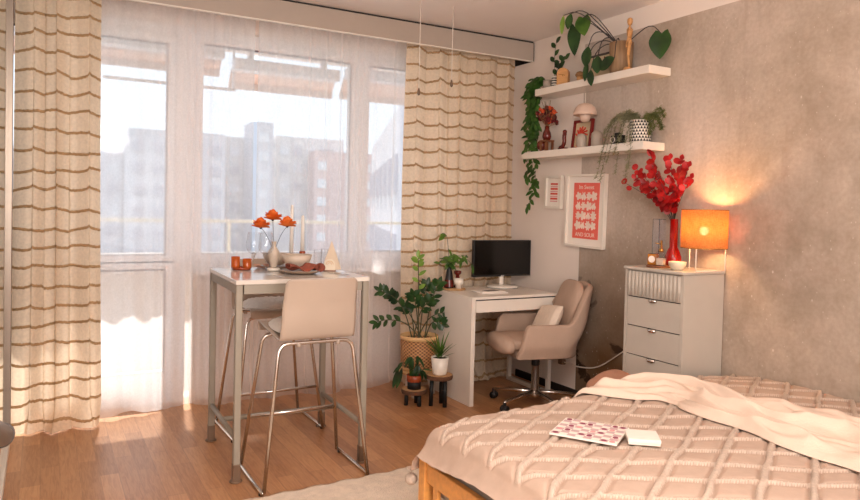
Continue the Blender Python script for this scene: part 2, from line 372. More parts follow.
# window and balcony door
def pane(root, x0, x1, z0, z1, name='sash', fr=.0):
    bm = nb(); t = .055
    box(bm, x0-t, x0, GY-.035, GY+.03, z0-t, z1+t); box(bm, x1, x1+t, GY-.035, GY+.03, z0-t, z1+t)
    box(bm, x0, x1, GY-.035, GY+.03, z1, z1+t); box(bm, x0, x1, GY-.035, GY+.03, z0-t, z0)
    f = obj(name, bm, MT['pvc'], root, smooth=False)
    obj('pane', box(nb(), x0-.004, x1+.004, GY-.006, GY+.006, z0-.004, z1+.004), MT['glass'], f, smooth=False)
    bm = nb(); box(bm, x0, x1, GY-.037, GY-.030, z1-.008, z1+.004); box(bm, x0, x1, GY-.037, GY-.03, z0-.003, z0+.003)
    box(bm, x1-.004, x1+.003, GY-.037, GY-.030, z0, z1)
    obj('gasket', bm, MT['gasket'], f, smooth=False); return f
win = bpy.data.objects.new('window_1', None); C.objects.link(win); win['kind'] = 'structure'
pane(win, .945, 2.02, 1.005, 2.425); pane(win, 2.175, 2.82, 1.01, 2.425)
bm = nb(); box(bm, .84, 2.95, GY-.02, GY+.05, .88, .955); box(bm, .84, 2.95, GY-.02, GY+.05, 2.478, 2.53)
box(bm, 2.07, 2.125, GY-.05, GY+.05, .9, 2.5); box(bm, .84, .892, GY-.045, GY+.05, .88, 2.5); box(bm, 2.872, 2.95, GY-.02, GY+.05, .9, 2.5)
obj('window_frame', bm, MT['pvc'], win, smooth=False)
dr = bpy.data.objects.new('door_1', None); C.objects.link(dr); dr['kind'] = 'structure'
pane(dr, -.22, .715, 1.0, 2.395, 'door_leaf'); pane(dr, -.22, .715, .215, .90, 'lower_panel')
bm = nb(); box(bm, -.42, -.275, GY-.02, GY+.05, 0, 2.53); box(bm, .77, .84, GY-.05, GY+.05, 0, 2.53); box(bm, -.275, .77, GY-.02, GY+.05, 2.45, 2.53)
box(bm, -.275, .77, GY-.03, GY+.05, 0, .165); obj('door_frame', bm, MT['pvc'], dr, smooth=False)
bm = nb(); box(bm, .735, .755, GY-.055, GY-.035, 1.06, 1.20); box(bm, .738, .752, GY-.085, GY-.05, 1.15, 1.165); box(bm, .74, .75, GY-.09, GY-.075, 1.03, 1.165)
obj('door_handle', bm, MT['pvc'], dr, bevel=.003)

# pelmet
t = thing('curtain_pelmet', 'long greige boxed pelmet under the ceiling along the window wall', 'pelmet', (0, 0, 0))
obj('fascia', box(nb(), LX, WX-.012, 4.455, 4.475, 2.535, CEIL-.014), MT['pelmet'], t, smooth=False)
obj('shadow_gap', box(nb(), LX, WX-.012, 4.462, 4.475, CEIL-.014, CEIL-.001), MT['dark'], t, smooth=False)
obj('end_cap', box(nb(), WX-.012, WX-.004, 4.458, 4.7, 2.535, CEIL-.01), MT['dark'], t, smooth=False)
obj('curtain_track', box(nb(), -.2, WX-.02, 4.55, 4.72, CEIL-.05, CEIL-.002), MT['pvc'], t, smooth=False)
obj('bottom_rim', box(nb(), LX, WX-.012, 4.453, 4.478, 2.530, 2.536), MT['potw'], t, smooth=False)

# ---------------------------------------------------------------- outside: balcony and blocks
struct('trim_2', box(nb(), -1.5, 4.5, WY+.13, 6.1, -.12, -.02), MT['tile'])
struct('trim_3', box(nb(), -1.5, 4.5, WY+.13, 6.15, 2.66, 2.85), MT['concretepale'])
struct('trim_4', box(nb(), -1.5, 4.5, 6.02, 6.10, -.02, .93), MT['concretepale'])
t = thing('balcony_railing', 'cream painted balcony railing above the parapet outside the window', 'railing', (1.3, 6.05, .93))
obj('handrail', box(nb(), -2.8, 3.2, -.025, .025, .255, .28), MT['railm'], t, smooth=False)
for k in range(5):
    x = -2.4+k*1.25; obj('post', box(nb(), x-.012, x+.012, -.012, .012, 0, .256), MT['railm'], t, smooth=False)
def awning(x0, x1, zt, zb, lab, lowbar=True):
    t = thing('balcony_awning', lab, 'awning', ((x0+x1)/2, 5.95, zt), group=None); h = (x1-x0)/2
    obj('cassette', box(nb(), -h, h, -.06, .06, -.05, .05), MT['pvc'], t, bevel=.01)
    for q in (-.7, .7): obj('bracket', box(nb(), q*h-.02, q*h+.02, -.03, .03, .045, 2.659-zt), MT['pvc'], t, smooth=False)
    def f(u, v): return (-h+2*h*u, .06+.10*v, -.02-(zt-zb-.03)*v + .006*math.sin(u*60))
    obj('canvas', grid(60, 6, f), cloth('awning canvas', 'e6b795', .5) if 'aw' not in MT else MT['aw'], t, solid=.003)
    obj('front_bar', box(nb(), -h, h, .13, .18, zb-zt-.03, zb-zt+.03), MT['peach'], t, bevel=.008)
MT['aw'] = cloth('awning canvas', 'ecd6ca', .3)
awning(-1.0, 1.31, 2.60, 2.46, 'wide peach balcony awning hanging outside the glazed door')
awning(1.39, 2.33, 2.52, 2.37, 'short lower peach awning outside the middle window pane')
awning(2.41, 3.9, 2.56, 2.38, 'peach awning outside the window pane beside the striped drape on the desk side')
o = obj('balcony_crossbar', box(nb(), .4, 1.42, 5.98, 6.0, 2.30, 2.325), MT['pvc'], smooth=False); tag(o, 'thin white crossbar below the awnings outside the tall window', 'bar')
bpy.data.objects['balcony_crossbar'].location = (0, 0, 0)
obj('hanger', box(nb(), 1.395, 1.41, 5.98, 6.0, 2.31, 2.655), MT['pvc'], o, smooth=False)
struct('trim_5', box(nb(), -200, 400, 20, 420, -17, -16), MT['ground'])
def tower(name, x0, x1, y0, dy, top, m, label, nx, nz, wmat, rz=0, zstep=2.9, z0=-3, roof=None):
    t = thing(name, label, 'building', ((x0+x1)/2, y0, -16), rz); h = (x1-x0)/2; H = top+16
    obj('wall', box(nb(), -h, h, 0, dy, 0, H), m, t, smooth=False)
    k = 0
    for j in range(nz):
        for i in range(nx):
            zc = H-2.4-j*zstep; xc = -h+(i+.5)*2*h/nx
            if k >= 96: break
            k += 1; obj('window', box(nb(), xc-.75, xc+.75, -.12, .05, zc-.7, zc+.7), wmat[(i*7+j*3) % len(wmat)], t, smooth=False)
    if roof: obj('roof_housing', box(nb(), *roof, H, H+roof_h), m, t, smooth=False)
    return t
roof_h = 1.6
tower('apartment_block', -4, 9.7, 106, 20, 1.35+6.9, MT['b_grey'], 'lower grey apartment block far behind the glazed door, beside the striped drape', 6, 6, [MT['b_dark'], MT['b_win']])
tower('apartment_block', 9.8, 22.4, 100, 14, 1.35+9.7, MT['b_grey'], 'taller grey apartment block seen through the glazed door', 5, 7, [MT['b_dark'], MT['b_dark'], MT['b_win']])
tower('apartment_block', 22.6, 33.5, 112, 14, 1.35+10.6, MT['b_pale'], 'pale apartment block behind the middle pane, with a stair tower beside it', 4, 8, [MT['b_dark'], MT['b_win']])
tower('stair_tower', 28.0, 31.0, 106, 5.8, 1.35+12.6, MT['b_grey'], 'narrow stair tower rising over the pale apartment block', 1, 8, [MT['b_win']])
tower('apartment_block', 33.7, 45.5, 113, 14, 1.35+11.4, MT['b_pale'], 'long pale apartment block behind the table candles', 5, 8, [MT['b_win'], MT['b_dark']])
tower('apartment_block', 38.5, 49, 108, 3, 1.35+8.9, MT['b_red'], 'reddish apartment block wing with a ladder of pale windows', 4, 6, [MT['b_win'], MT['b_red'], MT['b_win']])
tower('apartment_block', 4.85, 24.15, 31, 14, 5.0, MT['b_grey'], 'near blue-grey apartment block outside the pane beside the drape on the desk side', 7, 3, [MT['b_dark']], rz=R(248.7))

# ---------------------------------------------------------------- curtains
def sheer(x0, x1, ph, label, zt=2.635):
    rnd = random.Random(ph); L = x1-x0
    ks = [(rnd.uniform(28, 60), rnd.uniform(0, 6.3), rnd.uniform(.3, 1)) for _ in range(5)]; sm = sum(k[2] for k in ks)
    def f(u, v):
        x = x0+L*u; z = zt*(1-v) + .012*v
        a = sum(A*math.sin(k*x+p) for k, p, A in ks)/sm
        # pinch the folds so they read as narrow pleats
        y = 4.715 + .030*a*(.55+.45*min(1, v*2)) + .006*math.sin(90*x+3*math.sin(7*x))
        x += .010*math.cos(ks[0][0]*x+ks[0][1])*(.5+v*.5)
        if z < .16:
            q = (.16-z)/.16; y -= .09*q*q*(.7+.5*math.sin(5*x+ph)) ; z = max(.008, z-.0*q)+.012*q*(1+math.sin(17*x))
        return (x, y, z)
    o = obj('sheer_curtain', grid(int(L*240), 46, f), MT['sheer']); tag(o, label, 'curtain', None)
    return o
sheer(-.05, 1.247, 1, 'sheer white voile curtain hanging over the glazed balcony door')
sheer(1.275, 3.30, 5, 'sheer white voile curtain over the two window panes behind the bar table')
def drape(x0, x1, yc, folds, amp, seed, label, zt=2.62, flare=.0, tuftstep=.112, spread=0):
    rnd = random.Random(seed); nu = folds*26+1; step = tuftstep; ph = rnd.uniform(0, 6)
    rows = int(zt/step)
    levels = []; z = zt
    # vertical samples: base rows plus tuft ridges
    zs = sorted(set([zt - i*(zt-.01)/110 for i in range(111)]), reverse=True)
    def pos(u, z):
        v = 1-z/zt; s = 2*PI*folds*u + ph + .8*math.sin(2*PI*u*1.3+seed) + .5*v*math.sin(3*u+seed)
        am = amp*(.7+.3*math.sin(5*u+seed))*(.65+.5*v)
        x = x0+(x1-x0)*u + spread*(u-.5)*v*v + .012*math.sin(2*s)
        w_ = math.sin(s); w_ = math.copysign(abs(w_)**.7, w_)
        y = yc + am*w_ + .018*math.sin(4*v+7*u) + .010*math.sin(2.3*s+2*v+seed)*(.5+v)
        if z < .14: q = (.14-z)/.14; y -= .05*q*q*(1+math.sin(9*u+seed)); x += .02*q*math.sin(23*u)
        return Vector((x, y, max(z, .006)))
    V = [pos(i/(nu-1), z) for z in zs for i in range(nu)]
    F = [(j*nu+i, j*nu+i+1, (j+1)*nu+i+1, (j+1)*nu+i) for j in range(len(zs)-1) for i in range(nu-1)]
    mi = [0]*len(F)
    # tufted ridges following the folds
    nn = nu*3
    for r_ in range(1, rows+1):
        z0 = zt - r_*step + .01
        if z0 < .03: continue
        base = len(V); 
        for i in range(nn):
            u = i/(nn-1); v = 1-z0/zt; s = 2*PI*folds*u + ph + .8*math.sin(2*PI*u*1.3+seed)
            sag = abs(math.sin(s/2+.6)); zz = z0 + .020*(1-sag)**1.3*(1+.4*math.sin(r_*2.3+3*u)) + .005*rnd.random() + .010*math.sin(3.1*u+r_*1.7) + .006*math.sin(17*u+r_)
            for dz, dy in ((.006+.003*rnd.random(), -.001), (.003, -.006-.003*rnd.random()), (-.003, -.007-.003*rnd.random()), (-.007-.003*rnd.random(), -.002)):
                p = pos(u, max(zz+dz, .01)); p.y += dy; V.append(p)
        for i in range(nn-1):
            for k in range(3):
                a = base+i*4+k; F.append((a, a+4, a+5, a+1)); mi.append(1)
    o = obj('striped_drape', (V, [], F), [MT['drape'], MT['tuft']]); o.data.polygons.foreach_set('material_index', mi)
    tag(o, label, 'curtain'); return o
drape(-.145, .285, 4.575, 3, .055, 3, 'beige drape with tufted stripes beside the glazed door and the wardrobe mirror', spread=.05)
drape(2.36, 3.33, 4.605, 6, .034, 8, 'beige drape with tufted stripes in the corner behind the desk and monitor', tuftstep=.108)

# ---------------------------------------------------------------- wardrobe and what stands at the picture's edge
t = thing('mirror_wardrobe', 'tall wardrobe with a mirrored sliding door and champagne metal edge profile', 'wardrobe', (LX, 4.42, 0))
obj('body', box(nb(), -.62, -.03, -3.4, 0, .0, 2.66), MT['greige'], t, smooth=False)
d = obj('sliding_door', box(nb(), -.028, -.012, -1.9, -.05, .06, 2.62), MT['mirror'], t, smooth=False)
obj('edge_profile', box(nb(), -.03, .006, -.05, -.005, .02, 2.66), MT['alu'], d, bevel=.003)
obj('floor_track', box(nb(), -.03, .004, -3.3, -.05, .0, .05), MT['potw'], t, smooth=False)
t = thing('garment_rail', 'dark grey rounded rail end beside the wardrobe mirror, low at the picture edge', 'rail', (-.105, 1.4, 0))
bm = nb(); tube(bm, [(-.06, -.25, 1.10), (.02, .58, .768)], .027, 24); obj('padded_rail', bm, MT['greym'], t)
bm = nb(); tube(bm, [(.02, .575, .768), (.021, .595, .767), (.0215, .603, .767)], [.029, .029, .022], 24); obj('end_cap', bm, MT['greyd'], t)
bm = nb(); tube(bm, [(-.04, -.1, .0), (-.04, -.1, 1.03)], .012, 12); obj('post', bm, MT['steel'], t)
bm = nb(); tube(bm, [(-.03, -.3, .016), (-.03, .12, .016)], .012, 12); obj('foot', bm, MT['steel'], t)

# ceiling cords
for nm, x, y, zb, lab in (('a', 2.125, 4.0, 2.10, 'white pull cord with a small weight, beside the striped drape edge'), ('b', 2.37, 4.0, 2.18, 'white pull cord ending higher, in front of the tufted drape')):
    t = thing('pull_cord', lab, 'cord', (x, y, CEIL))
    bm = nb(); tube(bm, [(0, 0, 0), (0, 0, zb-CEIL)], .0022, 6); obj('string', bm, MT['cordm'], t)
    bm = nb(); lathe(bm, [(0, .03), (.005, .025), (.010, 0), (.010, -.012), (0, -.022)], (0, 0, zb-CEIL), 12); obj('weight', bm, MT['bronze'], t)

# ---------------------------------------------------------------- rug
def frug(u, v):
    x = .30+2.4*u; y = 1.2 + (1.86+.04*x+.008*math.sin(40*x)*v)*v
    return (x, y, .012+.003*mnoise.noise((x*60, y*60, 0)))
o = obj('area_rug', grid(200, 160, frug), MT['rug'], solid=.012); tag(o, 'oat coloured textured wool rug on the floor beside the bed', 'rug')

# ---------------------------------------------------------------- bar table
t = thing('bar_table', 'tall grey-beige metal bar table set for a meal, by the window', 'table', (1.165, 3.68, 0), R(-1.5))
h = .345; zt = .982
obj('tabletop', box(nb(), -h, h, -h, h, zt-.022, zt), MT['ttop'], t, bevel=.003, smooth=False)
bm = nb()
for a in (-1, 1):
    box(bm, -h+.04, h-.04, a*(h-.018)-.012, a*(h-.018)+.012, zt-.068, zt-.022); box(bm, a*(h-.018)-.012, a*(h-.018)+.012, -h+.04, h-.04, zt-.068, zt-.022)
obj('apron', bm, MT['tablemet'], t, smooth=False)
for ax in (-1, 1):
    for ay in (-1, 1):
        cx, cy = ax*(h-.018), ay*(h-.018)
        l = obj('leg', box(nb(), cx-.017, cx+.017, cy-.017, cy+.017, .0, zt-.022), MT['tablemet'], t, bevel=.006)
        bm = nb(); box(bm, cx-.0185, cx+.0185, cy-.0185, cy+.0185, .004, .09); lathe(bm, [(0, .009), (.03, .008), (.032, 0), (0, 0)], (cx, cy, 0), 20)
        obj('foot_sleeve', bm, MT['bronze'], l, bevel=.003)
for ax in (-1, 1):
    bm = nb(); tube(bm, [(ax*(h-.018), -h+.03, .205), (ax*(h-.018), h-.03, .205)], .0135, 12); obj('side_rail', bm, MT['tablemet'], t)
bm = nb(); tube(bm, [(-h+.02, 0.03, .205), (h-.02, 0.03, .205)], .0135, 12); obj('cross_rail', bm, MT['tablemet'], t)

# bar stools
def make_stool(label):
    t = thing('bar_stool', label, 'stool', (0, 0, 0), 0, 'bar stools at the bar table')
    prof = smoothpath([(.215, .735), (.222, .765), (.19, .782), (.10, .765), (-.05, .752), (-.135, .745), (-.178, .752), (-.20, .80), (-.218, .90), (-.238, 1.0)], 2)
    prof = [Vector((p[0], p[1])) for p in [(q[0], q[1]-.038+(.042 if q[1] > .85 else 0)) for q in [(v.x, v.y) for v in [Vector((a.x, a.y, 0)) for a in [Vector((p.x, p.y, 0)) for p in [Vector((c[0], c[1], 0)) for c in prof]]]]]]
    n = len(prof)
    def f(u, v):
        k = u*(n-1); i = min(int(k), n-2); p = prof[i].lerp(prof[i+1], k-i)
        s = 2*v-1; wd = .188 - .012*(u > .75)*(u-.75)*4
        edge = max(0, (u-.93)/.07); wd *= 1-.10*edge*edge
        if u < .06: wd *= 1-.12*(1-u/.06)**2
        y = p.x; z = p.y
        if u < .62: z += .010*s*s*math.sin(PI*u/.62)
        else: y += .022*s*s*math.sin(PI*min(1, (u-.62)/.38*.8+.1))
        return (s*wd, y, z)
    o = obj('seat_shell', grid(60, 24, f), MT['shell'], t, solid=.009)
    zt = .694
    bm = nb()
    for sgn in (1,):
        pass
    def arch(y_top, y_foot, xt, xf):
        return [(-xf, y_foot, .012), (-xt-.01, y_top, zt-.05), (-xt+.01, y_top, zt), (xt-.01, y_top, zt), (xt+.01, y_top, zt-.05), (xf, y_foot, .012)]
    def rounded(pts, r=.035):
        pts = [Vector(p) for p in pts]; out = [pts[0]]
        for a, b, c in zip(pts, pts[1:], pts[2:]):
            d1 = (a-b).normalized(); d2 = (c-b).normalized(); q = min(r, (a-b).length*.45, (c-b).length*.45)
            p0 = b+d1*q; p1 = b+d2*q
            for k in range(6):
                tt = k/5; out.append(p0*(1-tt)**2 + b*2*tt*(1-tt) + p1*tt*tt)
        out.append(pts[-1]); return out
    for nm, yt, yf, xt in (('rear_legs', -.15, -.205, .185), ('front_legs', .13, .215, .185)):
        bm = nb(); tube(bm, rounded([(-.262, yf, .012), (-xt, yt, zt-.004), (xt, yt, zt-.004), (.262, yf, .012)], .05), .0095, 10); obj(nm, bm, MT['chrome'], t)
    for sgn in (-1, 1):
        bm = nb(); tube(bm, rounded([(sgn*.262, -.205, .014), (sgn*.270, -.20, .0125), (sgn*.270, .21, .0125), (sgn*.262, .215, .014)], .02), .0095, 10)
        r_ = obj('runner', bm, MT['chrome'], t)
        bm = nb(); lathe(bm, [(0, 0), (.012, 0), (.012, .012), (0, .012)], (sgn*.27, -.19, 0), 12); lathe(bm, [(0, 0), (.012, 0), (.012, .012), (0, .012)], (sgn*.27, .19, 0), 12); obj('rubber_glide', bm, MT['blackpl'], r_)
    xx = .262-(.262-.185)*(.255/.69); yy = .215-.085*(.255/.69)
    bm = nb(); tube(bm, [(-xx, yy, .262), (xx, yy, .262)], .0085, 10); obj('foot_rest', bm, MT['chrome'], t)
    bm = nb(); lathe(bm, [(0, 0), (.012, 0), (.010, .02), (0, .02)], (-.09, -.15, zt-.022), 10); lathe(bm, [(0, 0), (.012, 0), (.010, .02), (0, .02)], (.11, -.15, zt-.022), 10); obj('mount_clip', bm, MT['shell'], t)
    def fp(u, v):
        a = 2*PI*u; r_ = v; n4 = (abs(math.cos(a))**4+abs(math.sin(a))**4)**-.25
        x = .168*r_*n4*math.cos(a); y = .165*r_*n4*math.sin(a)+.025
        z = .742+.040*(1-r_**6) + .007*mnoise.noise((x*55, y*55, 1)) + .003*mnoise.noise((x*160, y*160, 1))
        if r_ >= 1: z = .733
        return (x*(1+.02*mnoise.noise((x*90, y*90, 4))), y, z)
    V, _, F = grid(90, 30, fp); obj('sheepskin_pad', (V, [], F), MT['fur'], t)
    return t
st = make_stool('glossy beige bar stool turning its back, at the room side of the bar table')
st.location = (1.165, 3.34, 0)
dup(st, (1.215, 4.135, 0), PI+R(2), 'beige bar stool with a sheepskin pad on the window side of the bar table')

# ---------------------------------------------------------------- table ware (table top z)
TZ = .983
def on(x, y, z=TZ): return (x, y, z)
t = thing('candle_tray', 'orange-brown round tray under two amber candle glasses on the bar table', 'tray', on(.975, 3.90))
bm = nb(); lathe(bm, [(0, 0), (.05, 0), (.056, .014), (.053, .014), (.049, .005), (0, .005)]); obj('dish', bm, MT['copper'], t)
def amber(x, y, hgt, lab):
    t = thing('candle_glass', lab, 'candle holder', on(x, y, TZ+.006))
    bm = nb(); lathe(bm, [(0, 0), (.023, 0), (.0245, .006), (.0245, hgt), (.0215, hgt), (.0215, .008), (0, .008)]); obj('cup', bm, MT['ambersolid'], t)
    bm = nb(); lathe(bm, [(0, .008), (.0205, .008), (.0205, hgt*.6), (0, hgt*.6)]); obj('wax', bm, MT['copper'], t)
amber(.945, 3.915, .066, 'taller amber candle glass on the orange tray'); amber(1.001, 3.885, .055, 'shorter amber candle glass on the orange tray, beside the spoon')
o = obj('small_spoon', tube(nb(), [(0, 0, 0), (.03, .0, .045), (.045, 0, .075)], [.004, .0018, .003], 8), MT['steel'], loc=on(1.005, 3.885, TZ+.016)); tag(o, 'small spoon leaning in the shorter amber glass', 'spoon')
def wineglass(x, y, lab, hh=.215):
    t = thing('wine_glass', lab, 'glass', on(x, y), 0, 'wine glasses on the bar table')
    bm = nb(); lathe(bm, [(.006, .095), (.030, .108), (.042, .135), (.040, .165), (.032, hh), (.031, hh), (.039, .165), (.041, .135), (.029, .110), (.004, .098)]); obj('bowl', bm, MT['clear'], t)
    bm = nb(); lathe(bm, [(.004, .096), (.0032, .05), (.004, .008)], seg=12); obj('stem', bm, MT['clear'], t)
    bm = nb(); lathe(bm, [(0, .008), (.006, .007), (.034, .002), (.034, 0), (0, 0)]); obj('foot', bm, MT['clear'], t); return t
g = wineglass(1.0, 3.745, 'wine glass beside the amber candles, first from the tray'); dup(g, on(1.055, 3.70), 0, 'front wine glass between the amber candles and the vase'); dup(g, on(1.105, 3.87), 0, 'wine glass just behind, beside the beige vase')
# place settings
def plate(x, y, r_, lab):
    bm = nb(); lathe(bm, [(0, 0), (r_*.6, 0), (r_, .016), (r_, .020), (r_*.62, .006), (0, .006)], seg=40)
    o = obj('stoneware_plate', bm, MT['stone2'], loc=on(x, y)); tag(o, lab, 'plate'); return o
def bowl(x, y, z, r_, hh, lab):
    bm = nb(); lathe(bm, [(0, 0), (r_*.5, 0), (r_*.55, .006), (r_*.85, hh*.4), (r_, hh), (r_*.955, hh), (r_*.80, hh*.42), (r_*.45, .014), (0, .012)], seg=40)
    o = obj('stoneware_bowl', bm, [MT['stone']], loc=(x, y, z)); tag(o, lab, 'bowl'); return o
plate(1.22, 3.60, .115, 'beige stoneware plate under the terracotta napkin, near table edge')
bowl(1.215, 3.66, TZ+.03, .083, .068, 'large beige stoneware bowl on the plate nearest the stool')
plate(1.19, 3.90, .105, 'beige plate beneath the far bowl, behind the vase')
bowl(1.18, 3.93, TZ+.02, .078, .066, 'beige stoneware bowl behind the vase on the window side')
def fnap(u, v):
    x = -.08+.18*u; y = -.045+.08*v
    z = .012+.012*math.sin(9*u+3*v)+.010*mnoise.noise((x*30, y*30, 2)) + .014*math.sin(PI*v)
    return (x+.01*math.sin(6*v), y+.012*math.sin(11*u), z)
o = obj('terracotta_napkin', grid(40, 20, fnap), MT['napkin'], loc=on(1.22, 3.575, TZ+.016), rot=(0, 0, R(-8)), solid=.006)
tag(o, 'crumpled terracotta cloth napkin tucked under the large bowl', 'napkin')
bm = nb(); 
for k in range(3): lathe(bm, [(.008+.005*k, -.022), (.011+.006*k, 0), (.009+.005*k, .024)], seg=20)
k = obj('rolled_end', bm, MT['napkin'], o, loc=(.088, -.038, .020), rot=(R(80), 0, R(-35)), solid=.003)
def cutlery(x, y, rz, kind, lab):
    bm = nb(); box(bm, -.004, .004, -.10, .03, .001, .004)
    if kind == 'fork':
        box(bm, -.010, .010, .03, .05, .001, .004)
        for q in (-.009, -.003, .003, .009): box(bm, q-.0015, q+.0015, .05, .09, .001, .004)
    else: box(bm, -.008, .008, .03, .10, .001, .0035)
    o = obj('table_'+kind, bm, MT['chrome'], loc=on(x, y), rot=(0, 0, rz), bevel=.0008); tag(o, lab, kind)
cutlery(1.05, 3.50, R(8), 'fork', 'steel fork to the side of the front plate, towards the amber candles'); cutlery(1.40, 3.52, R(14), 'knife', 'steel knife between the front plate and the napkin holder')
# vase with poppies
t = thing('bud_vase', 'small beige vase holding orange poppies, standing on a pale cylinder base', 'vase', on(1.12, 3.775, TZ+.018))
bm = nb(); lathe(bm, [(0, 0), (.014, 0), (.018, .008), (.031, .065), (.030, .09), (.016, .110), (.011, .118), (.014, .145), (.010, .145), (.008, .12), (0, .10)]); obj('body', bm, MT['stone'], t)
t = thing('vase_pedestal', 'pale ribbed pedestal dish under the poppy vase', 'dish', on(1.12, 3.775))
bm = nb(); lathe(bm, [(0, 0), (.030, 0), (.036, .009), (.03, .017), (0, .017)]); obj('dish', bm, MT['potw'], t)
def poppy(tx, ty, tz, lab):
    t = thing('orange_poppy', lab, 'flower', (1.12, 3.775, TZ+.13), 0, 'orange poppies in the beige vase')
    end = Vector((tx-1.12, ty-3.775, tz-TZ-.13)); rnd = random.Random(int(tx*1000))
    bm = nb(); tube(bm, smoothpath([(0, 0, -.03), end*.5+Vector((0, 0, .01)), end]), .0014, 6); obj('stem', bm, MT['dstem'], t)
    bm = nb()
    for k in range(14):
        a = k*2.4; el_ = .15+.33*(k % 4); d = Vector((math.cos(a)*math.cos(el_), math.sin(a)*math.cos(el_), math.sin(el_)))
        leaf(bm, end-Vector((0, 0, .004)), d, (-d.x*.5, -d.y*.5, 1), .058, .050, -.35+.25*(k % 3), 'oval', 0, .45)
    obj('petals', bm, MT['orange'], t); bm = nb(); ball(bm, end+Vector((0, 0, -.002)), .008, seg=10); obj('calyx', bm, MT['dark'], t)
poppy(1.06, 3.83, 1.222, 'orange poppy at the lowest, facing the door'); poppy(1.118, 3.80, 1.268, 'orange poppy at the top of the vase bunch'); poppy(1.195, 3.78, 1.232, 'orange poppy leaning towards the candles')
# taper candles
for x, y, top, lab, cm in ((1.288, 3.985, 1.345, 'tall ivory taper candle, the higher of the pair', 'potw'), (1.345, 3.955, 1.285, 'shorter ivory taper candle in a terracotta holder', 'copper')):
    t = thing('candlestick', lab, 'candle', on(x, y))
    bm = nb(); lathe(bm, [(0, 0), (.034, 0), (.034, .006), (.012, .012), (.010, .045 if cm == 'potw' else .075), (.018, .052 if cm == 'potw' else .082), (.018, .062 if cm == 'potw' else .096), (0, .062 if cm == 'potw' else .096)]); obj('holder', bm, MT[cm], t)
    bm = nb(); z0 = .055 if cm == 'potw' else .09; lathe(bm, [(0, z0), (.0125, z0), (.0085, top-TZ), (.003, top-TZ+.006), (0, top-TZ+.007)], seg=16); obj('taper', bm, MT['wax'], t)
def tumbler(x, y, lab):
    t = thing('glass_tumbler', lab, 'glass', on(x, y), 0, 'slim glasses on the bar table')
    bm = nb(); lathe(bm, [(0, 0), (.021, 0), (.023, .004), (.024, .115), (.0225, .115), (.0215, .008), (0, .008)]); obj('body', bm, MT['clear'], t); return t
g = tumbler(1.385, 3.80, 'clear slim tumbler in front of the shorter candle'); dup(g, on(1.445, 3.845), 0, 'clear slim tumbler beside the napkin holder')
# napkin holder
t = thing('napkin_holder', 'wooden arch-shaped napkin holder on the bar table', 'napkin holder', on(1.42, 3.70), R(-20))
def arch_prism(bm, w_, h_, d_, seg=14, mi=0, c=(0, 0, 0)):
    pts = [(-w_/2, 0)] + [(-w_/2*math.cos(PI*k/seg), (h_-w_/2)+w_/2*math.sin(PI*k/seg)) for k in range(seg+1)] + [(w_/2, 0)]
    A = [bm.verts.new((c[0]+x, c[1]-d_/2, c[2]+z)) for x, z in pts]; B = [bm.verts.new((c[0]+x, c[1]+d_/2, c[2]+z)) for x, z in pts]; n = len(pts)
    f = [bm.faces.new(A), bm.faces.new(B[::-1])] + [bm.faces.new([A[(i+1) % n], A[i], B[i], B[(i+1) % n]]) for i in range(n)]
    for q in f: q.material_index = mi
    return bm
obj('front_arch', arch_prism(nb(), .062, .068, .010, c=(0, -.022, 0)), MT['stonein'], t, smooth=False); obj('rear_arch', arch_prism(nb(), .062, .068, .010, c=(0, .022, 0)), MT['wood'], t, smooth=False)
obj('base', box(nb(), -.035, .035, -.03, .03, 0, .006), MT['darkwood'], t, smooth=False)
bm = nb()
for rr_ in (.011, .020): tube(bm, [(-rr_*math.cos(PI*k/12), -.028, .037+rr_*math.sin(PI*k/12)) for k in range(13)], .0014, 6)
obj('arch_lines', bm, MT['wood'], t)
t = thing('folded_napkins', 'pointed stack of folded beige napkins standing in the arch holder', 'napkins', on(1.42, 3.70, TZ+.007), R(-20))
for k, (a, b) in enumerate(((-.004, 0), (.006, .012))):
    bm = nb(); P = [(-.045+b, -.010+a*2, 0), (.055+b, -.010+a*2, 0), (.010+b*.4, a*2, .165-k*.012)]; Q = [(x, y+.007, z) for x, y, z in P]
    A = [bm.verts.new(p) for p in P]; B = [bm.verts.new(p) for p in Q]; bm.faces.new(A); bm.faces.new(B[::-1])
    for i in range(3): bm.faces.new([A[(i+1) % 3], A[i], B[i], B[(i+1) % 3]])
    obj('napkin', bm, MT['napw'], t, smooth=False, bevel=.002)
for x, y, lab in ((1.10, 3.95, 'pink folded napkin beside the far plate on the bar table'),):
    o = obj('pink_napkin', grid(16, 10, lambda u, v: (-.04+.08*u, -.025+.05*v, .012+.010*math.sin(7*u+2*v))), MT['pinkn'], loc=on(x, y), solid=.005); tag(o, lab, 'napkin')

# ---------------------------------------------------------------- desk
t = thing('writing_desk', 'small white writing desk with one drawer in the corner', 'desk', (2.555, 3.965, 0))
W_, D_, H_ = .735, .57, .75
obj('desktop', box(nb(), 0, W_, 0, D_, H_-.018, H_), MT['laq'], t, bevel=.002, smooth=False)
obj('side_panel', box(nb(), 0, .032, .002, D_-.002, 0, H_-.018), MT['laq'], t, bevel=.002, smooth=False)
obj('rail_box', box(nb(), .032, W_-.002, .02, D_-.01, H_-.11, H_-.0185), MT['laq'], t, smooth=False)
obj('drawer', box(nb(), .035, W_-.004, .001, .02, H_-.108, H_-.026), MT['laq'], t, bevel=.002, smooth=False)
obj('drawer_gap', box(nb(), .035, W_-.002, .004, .02, H_-.026, H_-.018), MT['dark'], t, smooth=False)
for y in (.03, D_-.05): obj('leg', box(nb(), W_-.04, W_-.012, y, y+.028, 0.028, H_-.11), MT['laq'], t, smooth=False)
obj('floor_bar', box(nb(), W_-.04, W_-.012, .03, D_-.022, 0, .028), MT['laq'], t, smooth=False)
DZ = .751
